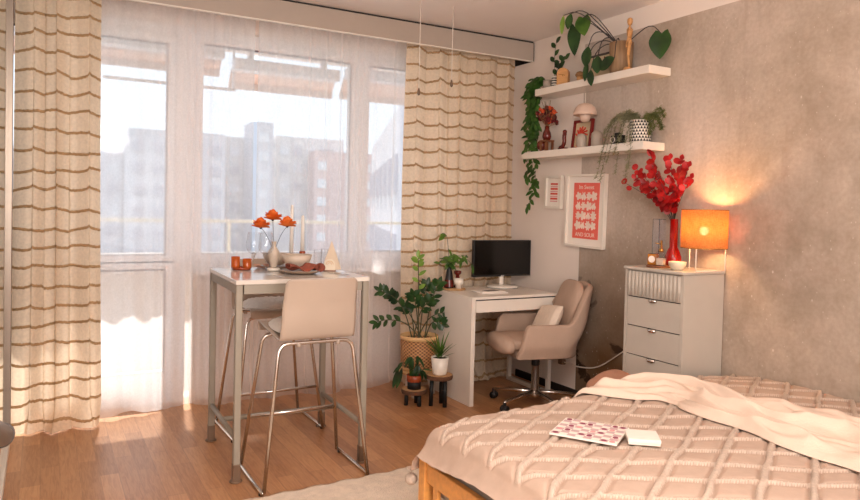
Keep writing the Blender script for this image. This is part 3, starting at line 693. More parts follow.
t = thing('computer_monitor', 'black desktop monitor on a round white foot, standing on the desk', 'monitor', (3.12, 4.43, DZ))
obj('housing', box(nb(), -.268, .268, -.012, .02, .085, .365), MT['blackpl'], t, bevel=.003, smooth=False)
obj('screen', box(nb(), -.262, .262, -.0135, -.012, .10, .36), MT['screen'], t, smooth=False)
obj('neck', box(nb(), -.018, .018, -.002, .012, .008, .10), MT['potw'], t, bevel=.003)
bm = nb(); lathe(bm, [(0, 0), (.12, 0), (.122, .006), (.112, .017), (0, .021)], (0, -.01, .0), 48); obj('foot', bm, MT['potw'], t)
bm = nb(); lathe(bm, [(.1215, .0005), (.1235, .002), (.1215, .0035)], (0, -.01, 0), 48); obj('foot_rim', bm, MT['black'], t)
text('logo', 'acer', .018, MT['pvc'], t, Matrix.Translation((0, -.0145, .0925)) @ Matrix.Rotation(R(90), 4, 'X'))
o = obj('magazine', box(nb(), -.105, .105, -.075, .075, 0, .006), MT['paper'], loc=(2.84, 4.17, DZ), rot=(0, 0, R(-6)), smooth=False); tag(o, 'pale magazine at the bottom of the pair on the desk', 'magazine')
t = thing('magazine', 'thin magazine with a grey cover picture, on top of the pair on the desk', 'magazine', (2.835, 4.185, DZ+.0065), R(3))
obj('pages', box(nb(), -.10, .10, -.07, .07, 0, .005), MT['paper'], t, smooth=False)
obj('cover_print', box(nb(), -.04, .075, -.045, .03, .005, .0056), MT['greym'], t, smooth=False)

def foliage(name, stems, leaves, parent, ms, ml, rad=.0022):
    if stems:
        bm = nb()
        for s in stems: tube(bm, smoothpath(s, 2), [rad*(1-.5*i/(4*len(s))) for i in range(len(smoothpath(s, 2)))], 6)
        obj('stems', bm, ms, parent)
    bm = nb()
    for a in leaves: leaf(bm, *a[0], **a[1])
    return obj(name, bm, ml, parent)
# board with cuttings on the desk
o = obj('round_board', lathe(nb(), [(0, 0), (.09, 0), (.092, .006), (.088, .011), (0, .011)], seg=40), MT['slicewood'], loc=(2.672, 4.41, DZ)); tag(o, 'round wooden board at the drape side of the desk', 'board')
BZ = DZ+.0115
t = thing('bottle_plant', 'trailing green cutting in a dark glass bottle vase on the round board', 'plant', (2.645, 4.43, BZ))
bm = nb(); lathe(bm, [(0, 0), (.036, 0), (.038, .01), (.030, .06), (.022, .12), (.017, .15), (.018, .165), (.015, .165), (0, .15)]); obj('bottle', bm, MT['blackpl'], t)
bm = nb(); lathe(bm, [(.0385, .008), (.0365, .035), (.031, .06)], seg=28); obj('amber_base', bm, MT['burg'], t)
rnd = random.Random(4); stems = []; lv = []
tips = [(-.07, -.02, .385), (.20, -.02, .16), (.03, -.01, .24), (-.09, 0, .17), (.09, -.02, .22), (.14, -.03, .23)]
for tp in tips:
    s = [(0, 0, .12), (tp[0]*.15, tp[1]*.5, .22), (tp[0]*.55, tp[1], max(tp[2], .22)+.02), tp]; stems.append(s); ps = smoothpath(s, 2)
    for k in range(4, len(ps), 3):
        a = rnd.uniform(-1, 1); d = Vector((rnd.uniform(-1, 1), rnd.uniform(-.8, .2), rnd.uniform(-1.1, .25)))
        lv.append(((ps[k], d, (0, -1, .5), rnd.uniform(.055, .085), rnd.uniform(.022, .034)), dict(curl=.25)))
for q in range(7):
    a = q*.9; lv.append((((0, 0, .19), (math.cos(a), math.sin(a)*.5-.2, .25), (0, -.5, 1), .085, .04), dict(curl=.35)))
foliage('foliage', stems, lv, t, MT['dstem'], MT['leafm'])
t = thing('ceramic_cup', 'small white footed ceramic cup on the round board', 'cup', (2.695, 4.375, BZ))
bm = nb(); lathe(bm, [(0, 0), (.022, 0), (.023, .028), (.035, .034), (.036, .072), (.032, .072), (.031, .04), (0, .036)]); obj('body', bm, MT['potw'], t)
t = thing('candle_holder', 'dark red turned candle holder behind the white cup', 'candle holder', (2.725, 4.44, BZ))
bm = nb(); lathe(bm, [(0, 0), (.026, 0), (.026, .01), (.014, .03), (.018, .06), (.013, .09), (.028, .104), (.028, .124), (.018, .126), (0, .118)]); obj('body', bm, MT['burg'], t)

# ---------------------------------------------------------------- plants by the desk
t = thing('plant_stool', 'white-legged round wooden plant stool under the rattan basket', 'stool', (2.385, 4.395, 0))
obj('top', lathe(nb(), [(0, .165), (.14, .165), (.146, .178), (.14, .19), (0, .19)], seg=40), MT['band'], t)
for k in range(3):
    a = R(-150+120*k+20); bm = nb(); tube(bm, [(math.cos(a)*.115, math.sin(a)*.10, 0), (math.cos(a)*.085, math.sin(a)*.075, .166)], [.017, .030], 14); obj('leg', bm, MT['potw'], t)
t = thing('potted_plant', 'large leafy green plant in a woven rattan basket beside the desk', 'plant', (2.385, 4.395, .191))
bm = nb(); lathe(bm, [(0, 0), (.125, 0), (.130, .005), (.134, .215), (.128, .215), (.124, .01), (0, .01)], seg=56); b = obj('basket', bm, MT['rattan'], t)
bm = nb(); lathe(bm, [(.130, .213), (.137, .215), (.139, .243), (.133, .246), (.128, .243), (.128, .213)], seg=56); obj('rim_band', bm, MT['band'], b)
bm = nb(); lathe(bm, [(.130, -.0), (.136, .002), (.136, .02), (.131, .022)], seg=56); obj('base_band', bm, MT['band'], b)
obj('soil', lathe(nb(), [(0, .19), (.126, .19)], seg=32), MT['soil'], t)
# stalks : (tip offset x along view-right, z)
rgt = Vector((.87, -.49, 0)); dep = Vector((.49, .87, 0)); rnd = random.Random(11); stems = []; lv = []; lvl = []
for (dx, tz, dd, nl, big) in ((-.02, .80, -.02, 9, 0), (.13, .62, -.05, 12, 1), (-.21, .53, -.04, 12, 1), (-.31, .33, 0, 8, 0), (.20, .40, .03, 9, 0), (-.05, .54, -.08, 13, 1), (.05, .60, .05, 12, 1), (-.29, .55, .05, 9, 0), (.07, .50, -.10, 10, 1), (-.10, .43, .02, 8, 0), (.16, .33, -.03, 6, 0)):
    base = rgt*rnd.uniform(-.05, .05) + dep*rnd.uniform(-.04, .04); base.z = .18
    tip = rgt*dx + dep*dd; tip.z = tz
    s = [base, base.lerp(tip, .35)*1.0+Vector((0, 0, .10)), base.lerp(tip, .75)+Vector((0, 0, .06)), tip]; stems.append(s); ps = smoothpath(s, 2); n = len(ps)
    for k in range(nl):
        q = ps[int(n*(.45+.54*k/nl))]; td = (ps[-1]-ps[n//2]).normalized(); sd = 1 if k % 2 else -1
        side = td.cross(dep).normalized()*sd; d = side*.9+td*.7+dep*rnd.uniform(-.45, .25)
        (lvl if dx == -.02 else lv).append(((q, d, dep*-1+Vector((0, 0, .8)), rnd.uniform(.050, .074), rnd.uniform(.028, .038)), dict(curl=.12)))
    (lvl if dx == -.02 else lv).append(((ps[-1], td, -dep, .06, .03), dict(curl=.1)))
foliage('foliage', stems, lv, t, MT['stem'], MT['leafd'], .0048); foliage('young_leaves', [], lvl, t, None, MT['leafl'])
def slice_stool(x, y, h_, r_, lab):
    t = thing('wood_slice_stool', lab, 'plant stand', (x, y, 0), 0, 'wood slice plant stands')
    bm = nb(); lathe(bm, [(0, h_-.028), (r_*.97, h_-.028)], seg=36); lathe(bm, [(r_*.97, h_), (0, h_)], seg=36); o = obj('seat', bm, MT['slicewood'], t)
    bm = nb(); lathe(bm, [(r_*.965, h_-.029), (r_*1.01, h_-.015), (r_*.965, h_+.0005)], seg=36); obj('bark_edge', bm, MT['bark'], o)
    for k in range(3):
        a = R(-75+120*k); bm = nb(); tube(bm, [(math.cos(a)*r_*.62, math.sin(a)*r_*.62, 0), (math.cos(a)*r_*.58, math.sin(a)*r_*.58, h_-.028)], .0145, 14); obj('leg', bm, MT['black'], t)
    return t
slice_stool(2.385, 4.09, .215, .092, 'taller black-legged wood slice stand carrying the white pot')
slice_stool(2.235, 4.175, .112, .088, 'lower black-legged wood slice stand carrying the terracotta pot')
t = thing('potted_plant', 'spiky green plant in a white pot on the taller wood slice stand', 'plant', (2.385, 4.09, .216))
obj('pot', lathe(nb(), [(0, 0), (.044, 0), (.049, .008), (.061, .118), (.056, .118), (.050, .02), (0, .02)], seg=36), MT['potw'], t); obj('soil', lathe(nb(), [(0, .108), (.0565, .108)], seg=24), MT['soil'], t)
rnd = random.Random(3); lv = []
for k in range(26):
    a = rnd.uniform(0, 6.28); el_ = rnd.uniform(.5, 1.4); d = (math.cos(a)*math.cos(el_), math.sin(a)*math.cos(el_), math.sin(el_))
    lv.append((((math.cos(a)*.012, math.sin(a)*.012, .10+rnd.uniform(0, .05)), d, (-math.cos(a), -math.sin(a), .4), rnd.uniform(.08, .19), .020), dict(curl=.12, shape='blade', fold=.5)))
foliage('foliage', [], lv, t, None, MT['leafm'])
t = thing('potted_plant', 'small drooping dark-leaved plant in a terracotta and black pot on the lower stand', 'plant', (2.235, 4.175, .113))
obj('pot', lathe(nb(), [(0, 0), (.046, 0), (.048, .055), (.044, .055), (.042, .01), (0, .01)], seg=32), MT['black'], t); obj('pot_band', lathe(nb(), [(.0485, .05), (.052, .055), (.054, .095), (.049, .095), (.046, .055)], seg=32), MT['copper'], t)
obj('soil', lathe(nb(), [(0, .085), (.047, .085)], seg=24), MT['soil'], t)
rnd = random.Random(9); lv = []; stems = []
for k in range(11):
    dx = rnd.uniform(-.10, .06); tz = rnd.uniform(.13, .23); tip = rgt*dx - dep*rnd.uniform(0, .05); tip.z = tz; stems.append([(0, 0, .08), tip*.5+Vector((0, 0, .08)), tip])
    for q in range(2): lv.append(((tip, rgt*(dx*12+rnd.uniform(-.6, .6))+Vector((0, 0, rnd.uniform(-1.1, .3)))-dep*.2, (0, -.4, 1), rnd.uniform(.06, .10), .026), dict(curl=.35)))
for dx in (-.11, -.085): lv.append(((rgt*dx+Vector((0, 0, .14)), rgt*-.25+Vector((0, 0, -1)), -dep, .15, .034), dict(curl=.05)))
stems += [[(0, 0, .08), rgt*-.06+Vector((0, 0, .17)), rgt*-.11+Vector((0, 0, .14))]]
foliage('foliage', stems, lv, t, MT['stem'], MT['leafd'], .002)

# ---------------------------------------------------------------- office chair (local +x is forward)
t = thing('office_chair', 'dusty beige upholstered swivel chair on a chrome star base by the desk', 'chair', (3.0, 3.825, 0), R(164))
path = []
def arc(cx, cy, r_, a0, a1, n): return [(cx+r_*math.cos(R(a0+(a1-a0)*k/n)), cy+r_*math.sin(R(a0+(a1-a0)*k/n))) for k in range(n+1)]
rr1 = .17
path = [(.215-.057*k, .275) for k in range(5)] + arc(-.07, .105, rr1, 90, 180, 10) + [(-.24, .05), (-.24, 0), (-.24, -.05)] + arc(-.07, -.105, rr1, 180, 270, 10) + [(-.013+.057*k, -.275) for k in range(5)]
nP = len(path); cum = [0]
for a, b in zip(path, path[1:]): cum.append(cum[-1]+math.dist(a, b))
def onpath(s):
    s *= cum[-1]; i = max(0, min(nP-2, next((k for k in range(nP-1) if cum[k+1] >= s), nP-2)))
    f_ = (s-cum[i])/(cum[i+1]-cum[i]); return (path[i][0]*(1-f_)+path[i+1][0]*f_, path[i][1]*(1-f_)+path[i+1][1]*f_)
def ss(a, b, x): x = max(0, min(1, (x-a)/(b-a))); return x*x*(3-2*x)
def fshell(u, v):
    x, y = onpath(u); q = abs(u-.5)*2                         # 0 rear .. 1 arm tip
    back = 1-ss(.30, .52, q); top = .605 + .26*back - .02*back*ss(0, .35, q)
    fr = ss(.86, 1, q)
    if q > .94: top -= .03*((q-.94)/.06)**2
    z = .375 + (top-.375)*v
    k = .88+.12*ss(0, .45, v)                                 # tucks in under the seat
    x2 = x*k if x < 0 else x; y2 = y*k
    x2 -= .29*max(0, z-.47)*(1-ss(.25, .75, q)) + .05*max(0, z-.5)*0
    if z > .62: y2 *= 1-.32*(z-.62)/.25*1.0
    x2 += -.03*fr*v + .02*fr*(1-v)
    return (x2, y2, z)
obj('shell', grid(64, 16, fshell), MT['velvet'], t, solid=.048, sub=1)
def rbox(sx, sy, sz, n=2.8, nu=36, nv=20):
    V = []; F = []
    for j in range(nv+1):
        for i in range(nu):
            th = 2*PI*i/nu; ph_ = -PI/2+PI*j/nv
            def sp(c): return math.copysign(abs(c)**(2/n), c)
            V.append((sx*sp(math.cos(ph_))*sp(math.cos(th)), sy*sp(math.cos(ph_))*sp(math.sin(th)), sz*sp(math.sin(ph_))))
    for j in range(nv):
        for i in range(nu): F.append((j*nu+i, j*nu+(i+1) % nu, (j+1)*nu+(i+1) % nu, (j+1)*nu+i))
    return V, [], F
obj('seat_base', rbox(.235, .225, .045, 4), MT['velvet2'], t, loc=(-.01, 0, .395))
c = obj('seat_cushion', rbox(.265, .222, .052, 3.0), MT['velvet'], t, loc=(.035, 0, .447), rot=(0, R(-2), 0))
obj('front_roll', rbox(.06, .218, .062, 2.6), MT['velvet'], c, loc=(.225, 0, -.012))
obj('back_cushion', rbox(.042, .168, .195, 3.2), MT['velvet'], t, loc=(-.222, 0, .685), rot=(0, R(-16), 0))
bm = nb(); lathe(bm, [(.0, .36), (.05, .36), (.05, .345), (.014, .34), (.014, .30), (0, .30)], seg=24); obj('tilt_plate', bm, MT['blackpl'], t)
bm = nb(); lathe(bm, [(0, .30), (.016, .30), (.027, .292), (.027, .11), (.032, .108), (.036, .07), (.03, .06), (0, .06)], seg=28); obj('gas_column', bm, MT['chrome'], t)
bm = nb(); lathe(bm, [(.0275, .315), (.029, .31), (.029, .285), (.0275, .28)], seg=24); obj('collar', bm, MT['blackpl'], t)
for k in range(5):
    a = R(29+72*k)
    ca, sa = math.cos(a), math.sin(a)
    bm = nb(); tube(bm, [(ca*.02, sa*.02, .092), (ca*.15, sa*.15, .086), (ca*.305, sa*.305, .070), (ca*.315, sa*.315, .066)], [.020, .015, .011, .008], 12); l = obj('leg', bm, MT['chrome'], t)
    bm = nb(); px, py = -sa, ca
    for s_ in (-1, 1): tube(bm, [(ca*.31+px*.006*s_, sa*.31+py*.006*s_, .025), (ca*.31+px*.022*s_, sa*.31+py*.022*s_, .025)], .025, 18)
    tube(bm, [(ca*.31, sa*.31, .03), (ca*.31, sa*.31, .07)], .011, 10); obj('caster', bm, MT['blackpl'], l)
# small cushion with fringes
def pil(u, v):
    a, b = 2*u-1, 2*v-1; e = (1-abs(a)**4)*(1-abs(b)**4)
    return a, b, e
V = []; F = []; n = 28
for sgn in (1, -1):
    base = len(V)
    for j in range(n):
        for i in range(n):
            a, b, e = pil(i/(n-1), j/(n-1)); pinch = 1+.05*(a*a*b*b)-.06*(a*a+b*b)+.06
            V.append((a*.115*pinch, b*.15*pinch, sgn*(.042*max(0, e)**.5 + (.004*math.sin(b*26) if e > .1 else 0))))
    for j in range(n-1):
        for i in range(n-1): F.append((base+j*n+i, base+j*n+i+1, base+(j+1)*n+i+1, base+(j+1)*n+i))
o = obj('throw_cushion', (V, [], F), MT['cream'], loc=(3.06, 3.79, .592)); o.rotation_euler = (Matrix.Rotation(R(164), 4, 'Z') @ Matrix.Rotation(R(62), 4, 'Y') @ Matrix.Rotation(R(8), 4, 'Z')).to_euler()
tag(o, 'small cream ribbed cushion standing on the office chair seat', 'cushion')

# ---------------------------------------------------------------- chest of drawers
t = thing('chest_of_drawers', 'tall narrow warm grey chest of drawers with a fluted top drawer', 'chest', (3.228, 2.845, 0))
hx, hy = .165, .218
obj('carcass', box(nb(), -hx+.018, hx, -hy, hy, .03, 1.015), MT['greige'], t, bevel=.002, smooth=False)
for a in (-1, 1): obj('side_edge', box(nb(), -hx, -hx+.02, a*hy-(.018 if a > 0 else 0), a*hy+(.018 if a < 0 else 0), .0, 1.015), MT['greige'], t, smooth=False)
bm = nb(); box(bm, -hx-.012, hx, -hy-.01, hy+.01, 1.015, 1.035); obj('top', bm, MT['greige'], t, bevel=.008, ang=60, smooth=False, seg=3)
dz = .172; z1 = 1.008
for k in range(6):
    za, zb = z1-dz*k+(-.0 if k == 0 else -.006), z1-dz*(k+1)+.004
    if k == 0: za, zb = z1, z1-.148
    else: za, zb = z1-.148-.172*(k-1)-.006, max(.05, z1-.148-.172*k)
    obj('drawer_gap', box(nb(), -hx+.012, -hx+.018, -hy+.018, hy-.018, zb-.006, zb+.001), MT['dark'], t, smooth=False)
    d = obj('drawer', box(nb(), -hx+.002, -hx+.017, -hy+.021, hy-.021, zb, za), MT['greige'], t, bevel=.0015, smooth=False)
    if k == 0:
        bm = nb()
        for q in range(14):
            yc = -hy+.034+q*(2*hy-.068)/13; tube(bm, [(-hx+.002, yc, zb+.002), (-hx+.002, yc, za-.002)], .0095, 10)
        obj('fluting', bm, MT['greige'], d)
    else:
        bm = nb(); n = 10
        P = [(-hx+.002, -.026, za+.001), (-hx+.002, .026, za+.001)] ; 
        vs = [bm.verts.new((-hx+.002-.020*math.sin(PI*i/n), -.028*math.cos(PI*i/n), za+.002)) for i in range(n+1)]
        vs2 = [bm.verts.new((-hx+.002-.020*math.sin(PI*i/n)*.9, -.028*math.cos(PI*i/n), za-.014)) for i in range(n+1)]
        for i in range(n): bm.faces.new([vs[i], vs[i+1], vs2[i+1], vs2[i]])
        bm.faces.new(vs); obj('handle', bm, MT['chrome'], d, solid=.0015)
CZ = 1.0355
o = obj('round_tray', lathe(nb(), [(0, 0), (.07, 0), (.074, .010), (.070, .012), (0, .012)], seg=40), MT['darkwood'], loc=(3.165, 2.90, CZ)); tag(o, 'round dark wooden tray on the chest under the candle jar', 'tray')
t = thing('candle_jar', 'square amber candle jar with a round white label on the wooden tray', 'candle', (3.155, 2.937, CZ+.0125), R(25))
obj('jar', box(nb(), -.027, .027, -.027, .027, 0, .065), MT['ambj'], t, bevel=.006)
lb = lathe(nb(), [(0, 0), (.020, 0)], seg=28); obj('round_label', lb, MT['paper'], t, loc=(-.0275, 0, .034), rot=(0, R(-90), 0))
obj('wax', box(nb(), -.022, .022, -.022, .022, .065, .066), MT['dark'], t, smooth=False)
t = thing('reed_diffuser', 'clear square scent bottle with brass neck on the wooden tray', 'bottle', (3.138, 2.862, CZ+.0125), R(20))
obj('bottle', box(nb(), -.025, .025, -.025, .025, 0, .082), MT['clear'], t, bevel=.005); obj('liquid', box(nb(), -.021, .021, -.021, .021, .004, .045), MT['stone'], t, bevel=.004)
bm = nb(); lathe(bm, [(0, .082), (.013, .082), (.013, .098), (.006, .102), (.006, .148), (0, .148)], seg=18); tube(bm, [(0, 0, .125), (-.02, .03, .132)], .003, 8); n_ = obj('brass_neck', bm, MT['gold'], t)
t = thing('small_bowl', 'small pale stoneware bowl at the front of the chest top', 'bowl', (3.13, 2.735, CZ))
bm = nb(); lathe(bm, [(0, 0), (.028, 0), (.034, .006), (.047, .028), (.049, .046), (.045, .047), (.041, .026), (.02, .012), (0, .011)], seg=36); obj('body', bm, MT['stonein'], t)
t = thing('red_vase', 'glossy red bottle vase holding the red branches on the chest', 'vase', (3.275, 2.895, CZ))
bm = nb(); lathe(bm, [(0, 0), (.043, 0), (.047, .006), (.047, .062), (.040, .085), (.024, .118), (.023, .285), (.020, .285), (.020, .12), (0, .03)], seg=32); obj('body', bm, MT['redv'], t)
t = thing('glass_vase', 'tall clear rectangular glass vase beside the red vase', 'vase', (3.25, 2.985, CZ), 0)
bm = nb(); a = .026
for sx_, sy_, ex, ey in ((-1, 0, .002, a), (1, 0, .002, a), (0, -1, a, .002), (0, 1, a, .002)): box(bm, sx_*a-ex, sx_*a+ex, sy_*a-ey, sy_*a+ey, 0, .282)
box(bm, -a, a, -a, a, 0, .008); obj('walls', bm, MT['clear'], t, smooth=False)
bm = nb()
for p, q in (((-a, -a), (a, -a)), ((a, -a), (a, a)), ((a, a), (-a, a)), ((-a, a), (-a, -a))): tube(bm, [(*p, .282), (*q, .282)], .0016, 6)
for p in ((-a, -a), (-a, a), (a, a)): tube(bm, [(*p, 0), (*p, .282)], .0014, 6)
obj('edges', bm, MT['dstem'], t)
# red eucalyptus
t = thing('red_branches', 'spray of glossy red round leaves rising from the red vase', 'flowers', (3.275, 2.90, CZ+.28))
rnd = random.Random(21); stems = []; lv = []
for (y, z, x) in ((3.22, 1.535, 3.20), (3.11, 1.62, 3.18), (3.08, 1.56, 3.14), (3.02, 1.645, 3.22), (2.99, 1.70, 3.16), (2.94, 1.64, 3.12), (2.87, 1.67, 3.2), (2.79, 1.66, 3.2), (2.72, 1.62, 3.18), (2.72, 1.555, 3.2), (2.78, 1.53, 3.12), (2.99, 1.53, 3.12), (2.91, 1.57, 3.10), (2.86, 1.52, 3.12), (2.84, 1.60, 3.28), (3.05, 1.51, 3.2), (2.80, 1.46, 3.18), (2.88, 1.45, 3.15)):
    tip = Vector((x-3.275, y-2.90, z-CZ-.28)); s = [(0, 0, -.20), (0, 0, .0), tip*.45+Vector((0, 0, .03)), tip]; stems.append(s); ps = smoothpath(s, 2); n = len(ps)
    far = y > 3.15
    for k in range(2 if far else 11):
        q = ps[int(n*(.50+.49*k/(2 if far else 11))) if not far else n-1-2*k]; a = rnd.uniform(0, 6.28)
        d = Vector((rnd.uniform(-.9, .2), math.cos(a), math.sin(a)*.8)); lv.append(((q, d, (-1, rnd.uniform(-.6, .2), rnd.uniform(-.3, .7)), rnd.uniform(.032, .050), rnd.uniform(.034, .048)), dict(curl=-.1, shape='round', fold=.12)))
    lv.append(((ps[-1], tip, (-1, -.4, .3), .035, .03), dict(curl=.1, shape='oval')))
foliage('leaves', stems, lv, t, MT['dstem'], MT['redleaf'], .0024)
# table lamp
def shade_mat():
    M, T, N, L, B = nt('yellow linen shade')
    f = noise(N, L, 60, 3, (1, 1, 6)); g = noise(N, L, 60, 3, (6, 6, .6)); s = math_(N, L, 'ADD', math_(N, L, 'MULTIPLY', f, .5), math_(N, L, 'MULTIPLY', g, .5))
    rp = ramp(N, (.35, lin('be7a3e')), (.62, lin('dc9f5e'))); L.new(s, rp.inputs[0]); L.new(rp.outputs[0], B.inputs['Base Color']); B.inputs['Roughness'].default_value = .9
    tr = N.new('ShaderNodeBsdfTranslucent'); L.new(rp.outputs[0], tr.inputs[0]); x = N.new('ShaderNodeMixShader'); x.inputs[0].default_value = .5
    tp = N.new('ShaderNodeBsdfTransparent'); y = N.new('ShaderNodeMixShader'); y.inputs[0].default_value = .07
    L.new(B.outputs[0], x.inputs[1]); L.new(tr.outputs[0], x.inputs[2]); L.new(x.outputs[0], y.inputs[1]); L.new(tp.outputs[0], y.inputs[2]); L.new(y.outputs[0], N['Material Output'].inputs[0]); return M
t = thing('table_lamp', 'lit table lamp with a yellow linen drum shade on the chest', 'lamp', (3.238, 2.648, CZ))
obj('shade', lathe(nb(), [(.124, .128), (.124, .342), (.122, .342), (.122, .128), (.124, .128)], seg=56), shade_mat(), t)
bm = nb()
for z in (.128, .342): lathe(bm, [(.1215, z-.002), (.1255, z-.002), (.1255, z+.002), (.1215, z+.002), (.1215, z-.002)], seg=56)
obj('shade_rim', bm, MT['gold'], t)
bm = nb()
for k in range(3):
    a = R(200+120*k); ca, sa = math.cos(a), math.sin(a); tube(bm, [(ca*.115, sa*.115, .13), (ca*.115, sa*.115, .0)], .0032, 8)
    tube(bm, [(ca*.121, sa*.121, .135), (ca*.02, sa*.02, .135)], .0025, 8)
tube(bm, [(.115*math.cos(R(200)), .115*math.sin(R(200)), .004), (.115*math.cos(R(320)), .115*math.sin(R(320)), .004)], .003, 8)
obj('wire_legs', bm, MT['potw'], t)
bm = nb(); lathe(bm, [(0, .125), (.018, .125), (.018, .185), (0, .185)], seg=16); obj('socket', bm, MT['potw'], t)
em = bpy.data.materials.new('lit bulb'); em.use_nodes = True; eb = em.node_tree.nodes['Principled BSDF']; eb.inputs['Emission Color'].default_value = (1, .72, .38, 1); eb.inputs['Emission Strength'].default_value = 70
bm = nb(); ball(bm, (0, 0, .225), .024, seg=16); obj('bulb', bm, em, t)
pl = bpy.data.lights.new('lamp_light', 'POINT'); pl.energy = 3.2; pl.color = (1, .50, .19); pl.shadow_soft_size = .03
plo = bpy.data.objects.new('lamp_light', pl); C.objects.link(plo); plo.parent = t; plo.location = (0, 0, .262)
# cable along the wall
o = obj('power_cable', tube(nb(), smoothpath([(WX-.015, 3.985, .235), (WX-.02, 3.90, .232), (WX-.02, 3.78, .235), (WX-.02, 3.62, .265), (WX-.02, 3.46, .37), (WX-.03, 3.30, .48), (WX-.03, 3.08, .50)], 3), .0045, 8), MT['cordm']); tag(o, 'white power cable running along the concrete wall to the chest', 'cable')
obj('plug', box(nb(), WX-.04, WX-.001, 3.97, 4.02, .215, .255), MT['bronze'], o, bevel=.006)

# ---------------------------------------------------------------- wall shelves
def shelf(y0, y1, zt, lab):
    t = thing('wall_shelf', lab, 'shelf', (WX, (y0+y1)/2, zt), group='white floating shelves')
    obj('board', box(nb(), -.19, -.001, -(y1-y0)/2, (y1-y0)/2, -.05, 0), MT['laq'], t, bevel=.002, smooth=False)
shelf(3.07, 4.19, 2.256, 'upper white floating shelf carrying the mannequin'); shelf(3.10, 4.33, 1.7935, 'lower white floating shelf carrying the triangle-patterned pot')
Z1 = 2.2565; Z2 = 1.794
# upper shelf
t = thing('hanging_plant', 'long trailing green vine hanging from a small glass pot beside the shelves', 'plant', (3.29, 4.145, Z1))
obj('pot', lathe(nb(), [(0, 0), (.030, 0), (.034, .07), (.031, .07), (.028, .006), (0, .006)], seg=24), MT['taupe'], t)
rnd = random.Random(5); stems = []; lv = []
for k in range(6):
    ey = .05+rnd.uniform(.0, .13); ex = rnd.uniform(-.08, .0); ln = rnd.uniform(.45, .85); 
    if k == 0: ln = .93; ey = .13
    pts = [(0, 0, .05), (ex*.5, ey*.6, .12), (ex, ey, .06)] + [(ex+.02*math.sin(3*q+k), ey+.025*math.sin(2.3*q+k*2), .06-(ln)*(q+1)/7) for q in range(7)]
    stems.append(pts); ps = smoothpath(pts, 2)
    for i in range(5, len(ps)):
        for s_ in range(1 if i > 22 else 2):
            d = Vector((rnd.uniform(-.9, .2), rnd.uniform(-1, 1), rnd.uniform(-1.2, -.1))); lv.append(((ps[i], d, (-1, -.3, .4), rnd.uniform(.045, .068), rnd.uniform(.026, .036)), dict(curl=.2, shape='oval')))
foliage('foliage', stems, lv, t, MT['stem'], MT['vine'], .0018)
t = thing('potted_sprig', 'dark upright sprig in a small black and white striped pot on the upper shelf', 'plant', (3.275, 4.045, Z1))
bm = nb()
for k in range(9): lathe(bm, [(.0215, .009*k), (.0215, .009*(k+1))], seg=20, mi=k % 2)
lathe(bm, [(0, .0), (.0215, 0)], seg=20); lathe(bm, [(.0215, .081), (.018, .081), (.018, .02)], seg=20); obj('pot', bm, [MT['potw'], MT['black']], t)
stems = [[(0, 0, .05), (0, .0, .14), (0, .01, .22), (-.01, -.02, .33)], [(0, 0, .05), (0, -.03, .13), (-.01, -.07, .17), (-.01, -.13, .185)], [(0, 0, .05), (0, -.03, .1), (0, -.06, .14)]]; lv = []
for s, k0 in zip(stems, (6, 6, 5)):
    ps = smoothpath(s, 2)
    for i in range(k0, len(ps), 2): lv.append(((ps[i], (-.1, (.5 if i % 4 < 2 else -.8), .55), (-1, -.4, .2), .062, .034), dict(curl=.1)))
foliage('foliage', stems, lv, t, MT['dstem'], MT['leafd'])
t = thing('wooden_arch_clock', 'small arch-shaped honey wood block with brass hands on the upper shelf', 'clock', (3.265, 3.935, Z1), R(-62))
obj('block', arch_prism(nb(), .085, .125, .042), MT['wood'], t, smooth=False, bevel=.002)
bm = nb(); tube(bm, [(-.025, -.024, .078), (.012, -.024, .072), (.022, -.024, .066)], .0016, 6); tube(bm, [(0, -.024, .075), (.008, -.024, .06)], .0014, 6); obj('hands', bm, MT['gold'], t)
t = thing('mushroom_figure', 'little wooden mushroom-shaped house on the upper shelf', 'ornament', (3.29, 3.785, Z1))
obj('stalk', lathe(nb(), [(0, 0), (.022, 0), (.024, .05), (0, .05)], seg=20), MT['wood'], t); obj('cap', lathe(nb(), [(.03, .045), (.034, .055), (.022, .075), (0, .083)], seg=20), MT['driedw'], t)
t = thing('beige_card_box', 'beige card box with a dark top bar and red arc behind the hanging leaves', 'box', (3.33, 3.60, Z1))
obj('box_body', box(nb(), -.03, .03, -.095, .095, 0, .155), MT['beigep'], t, bevel=.002, smooth=False); obj('top_bar', box(nb(), -.036, .036, -.105, .105, .155, .168), MT['dstem'], t, smooth=False)
bm = nb(); tube(bm, [(-.031, -.045-.035*math.sin(PI*k/10), .14-.07*k/10) for k in range(11)], .005, 8); obj('red_arc', bm, MT['redv'], t)
t = thing('potted_plant', 'philodendron with big heart leaves in a wood-grained pot on the upper shelf', 'plant', (3.305, 3.405, Z1))
obj('pot', lathe(nb(), [(0, 0), (.070, 0), (.078, .205), (.072, .205), (.066, .01), (0, .01)], seg=36), MT['potwood'], t); obj('soil', lathe(nb(), [(0, .19), (.072, .19)], seg=24), MT['soil'], t)
X0 = Vector((3.305, 3.405, Z1)); k0 = None
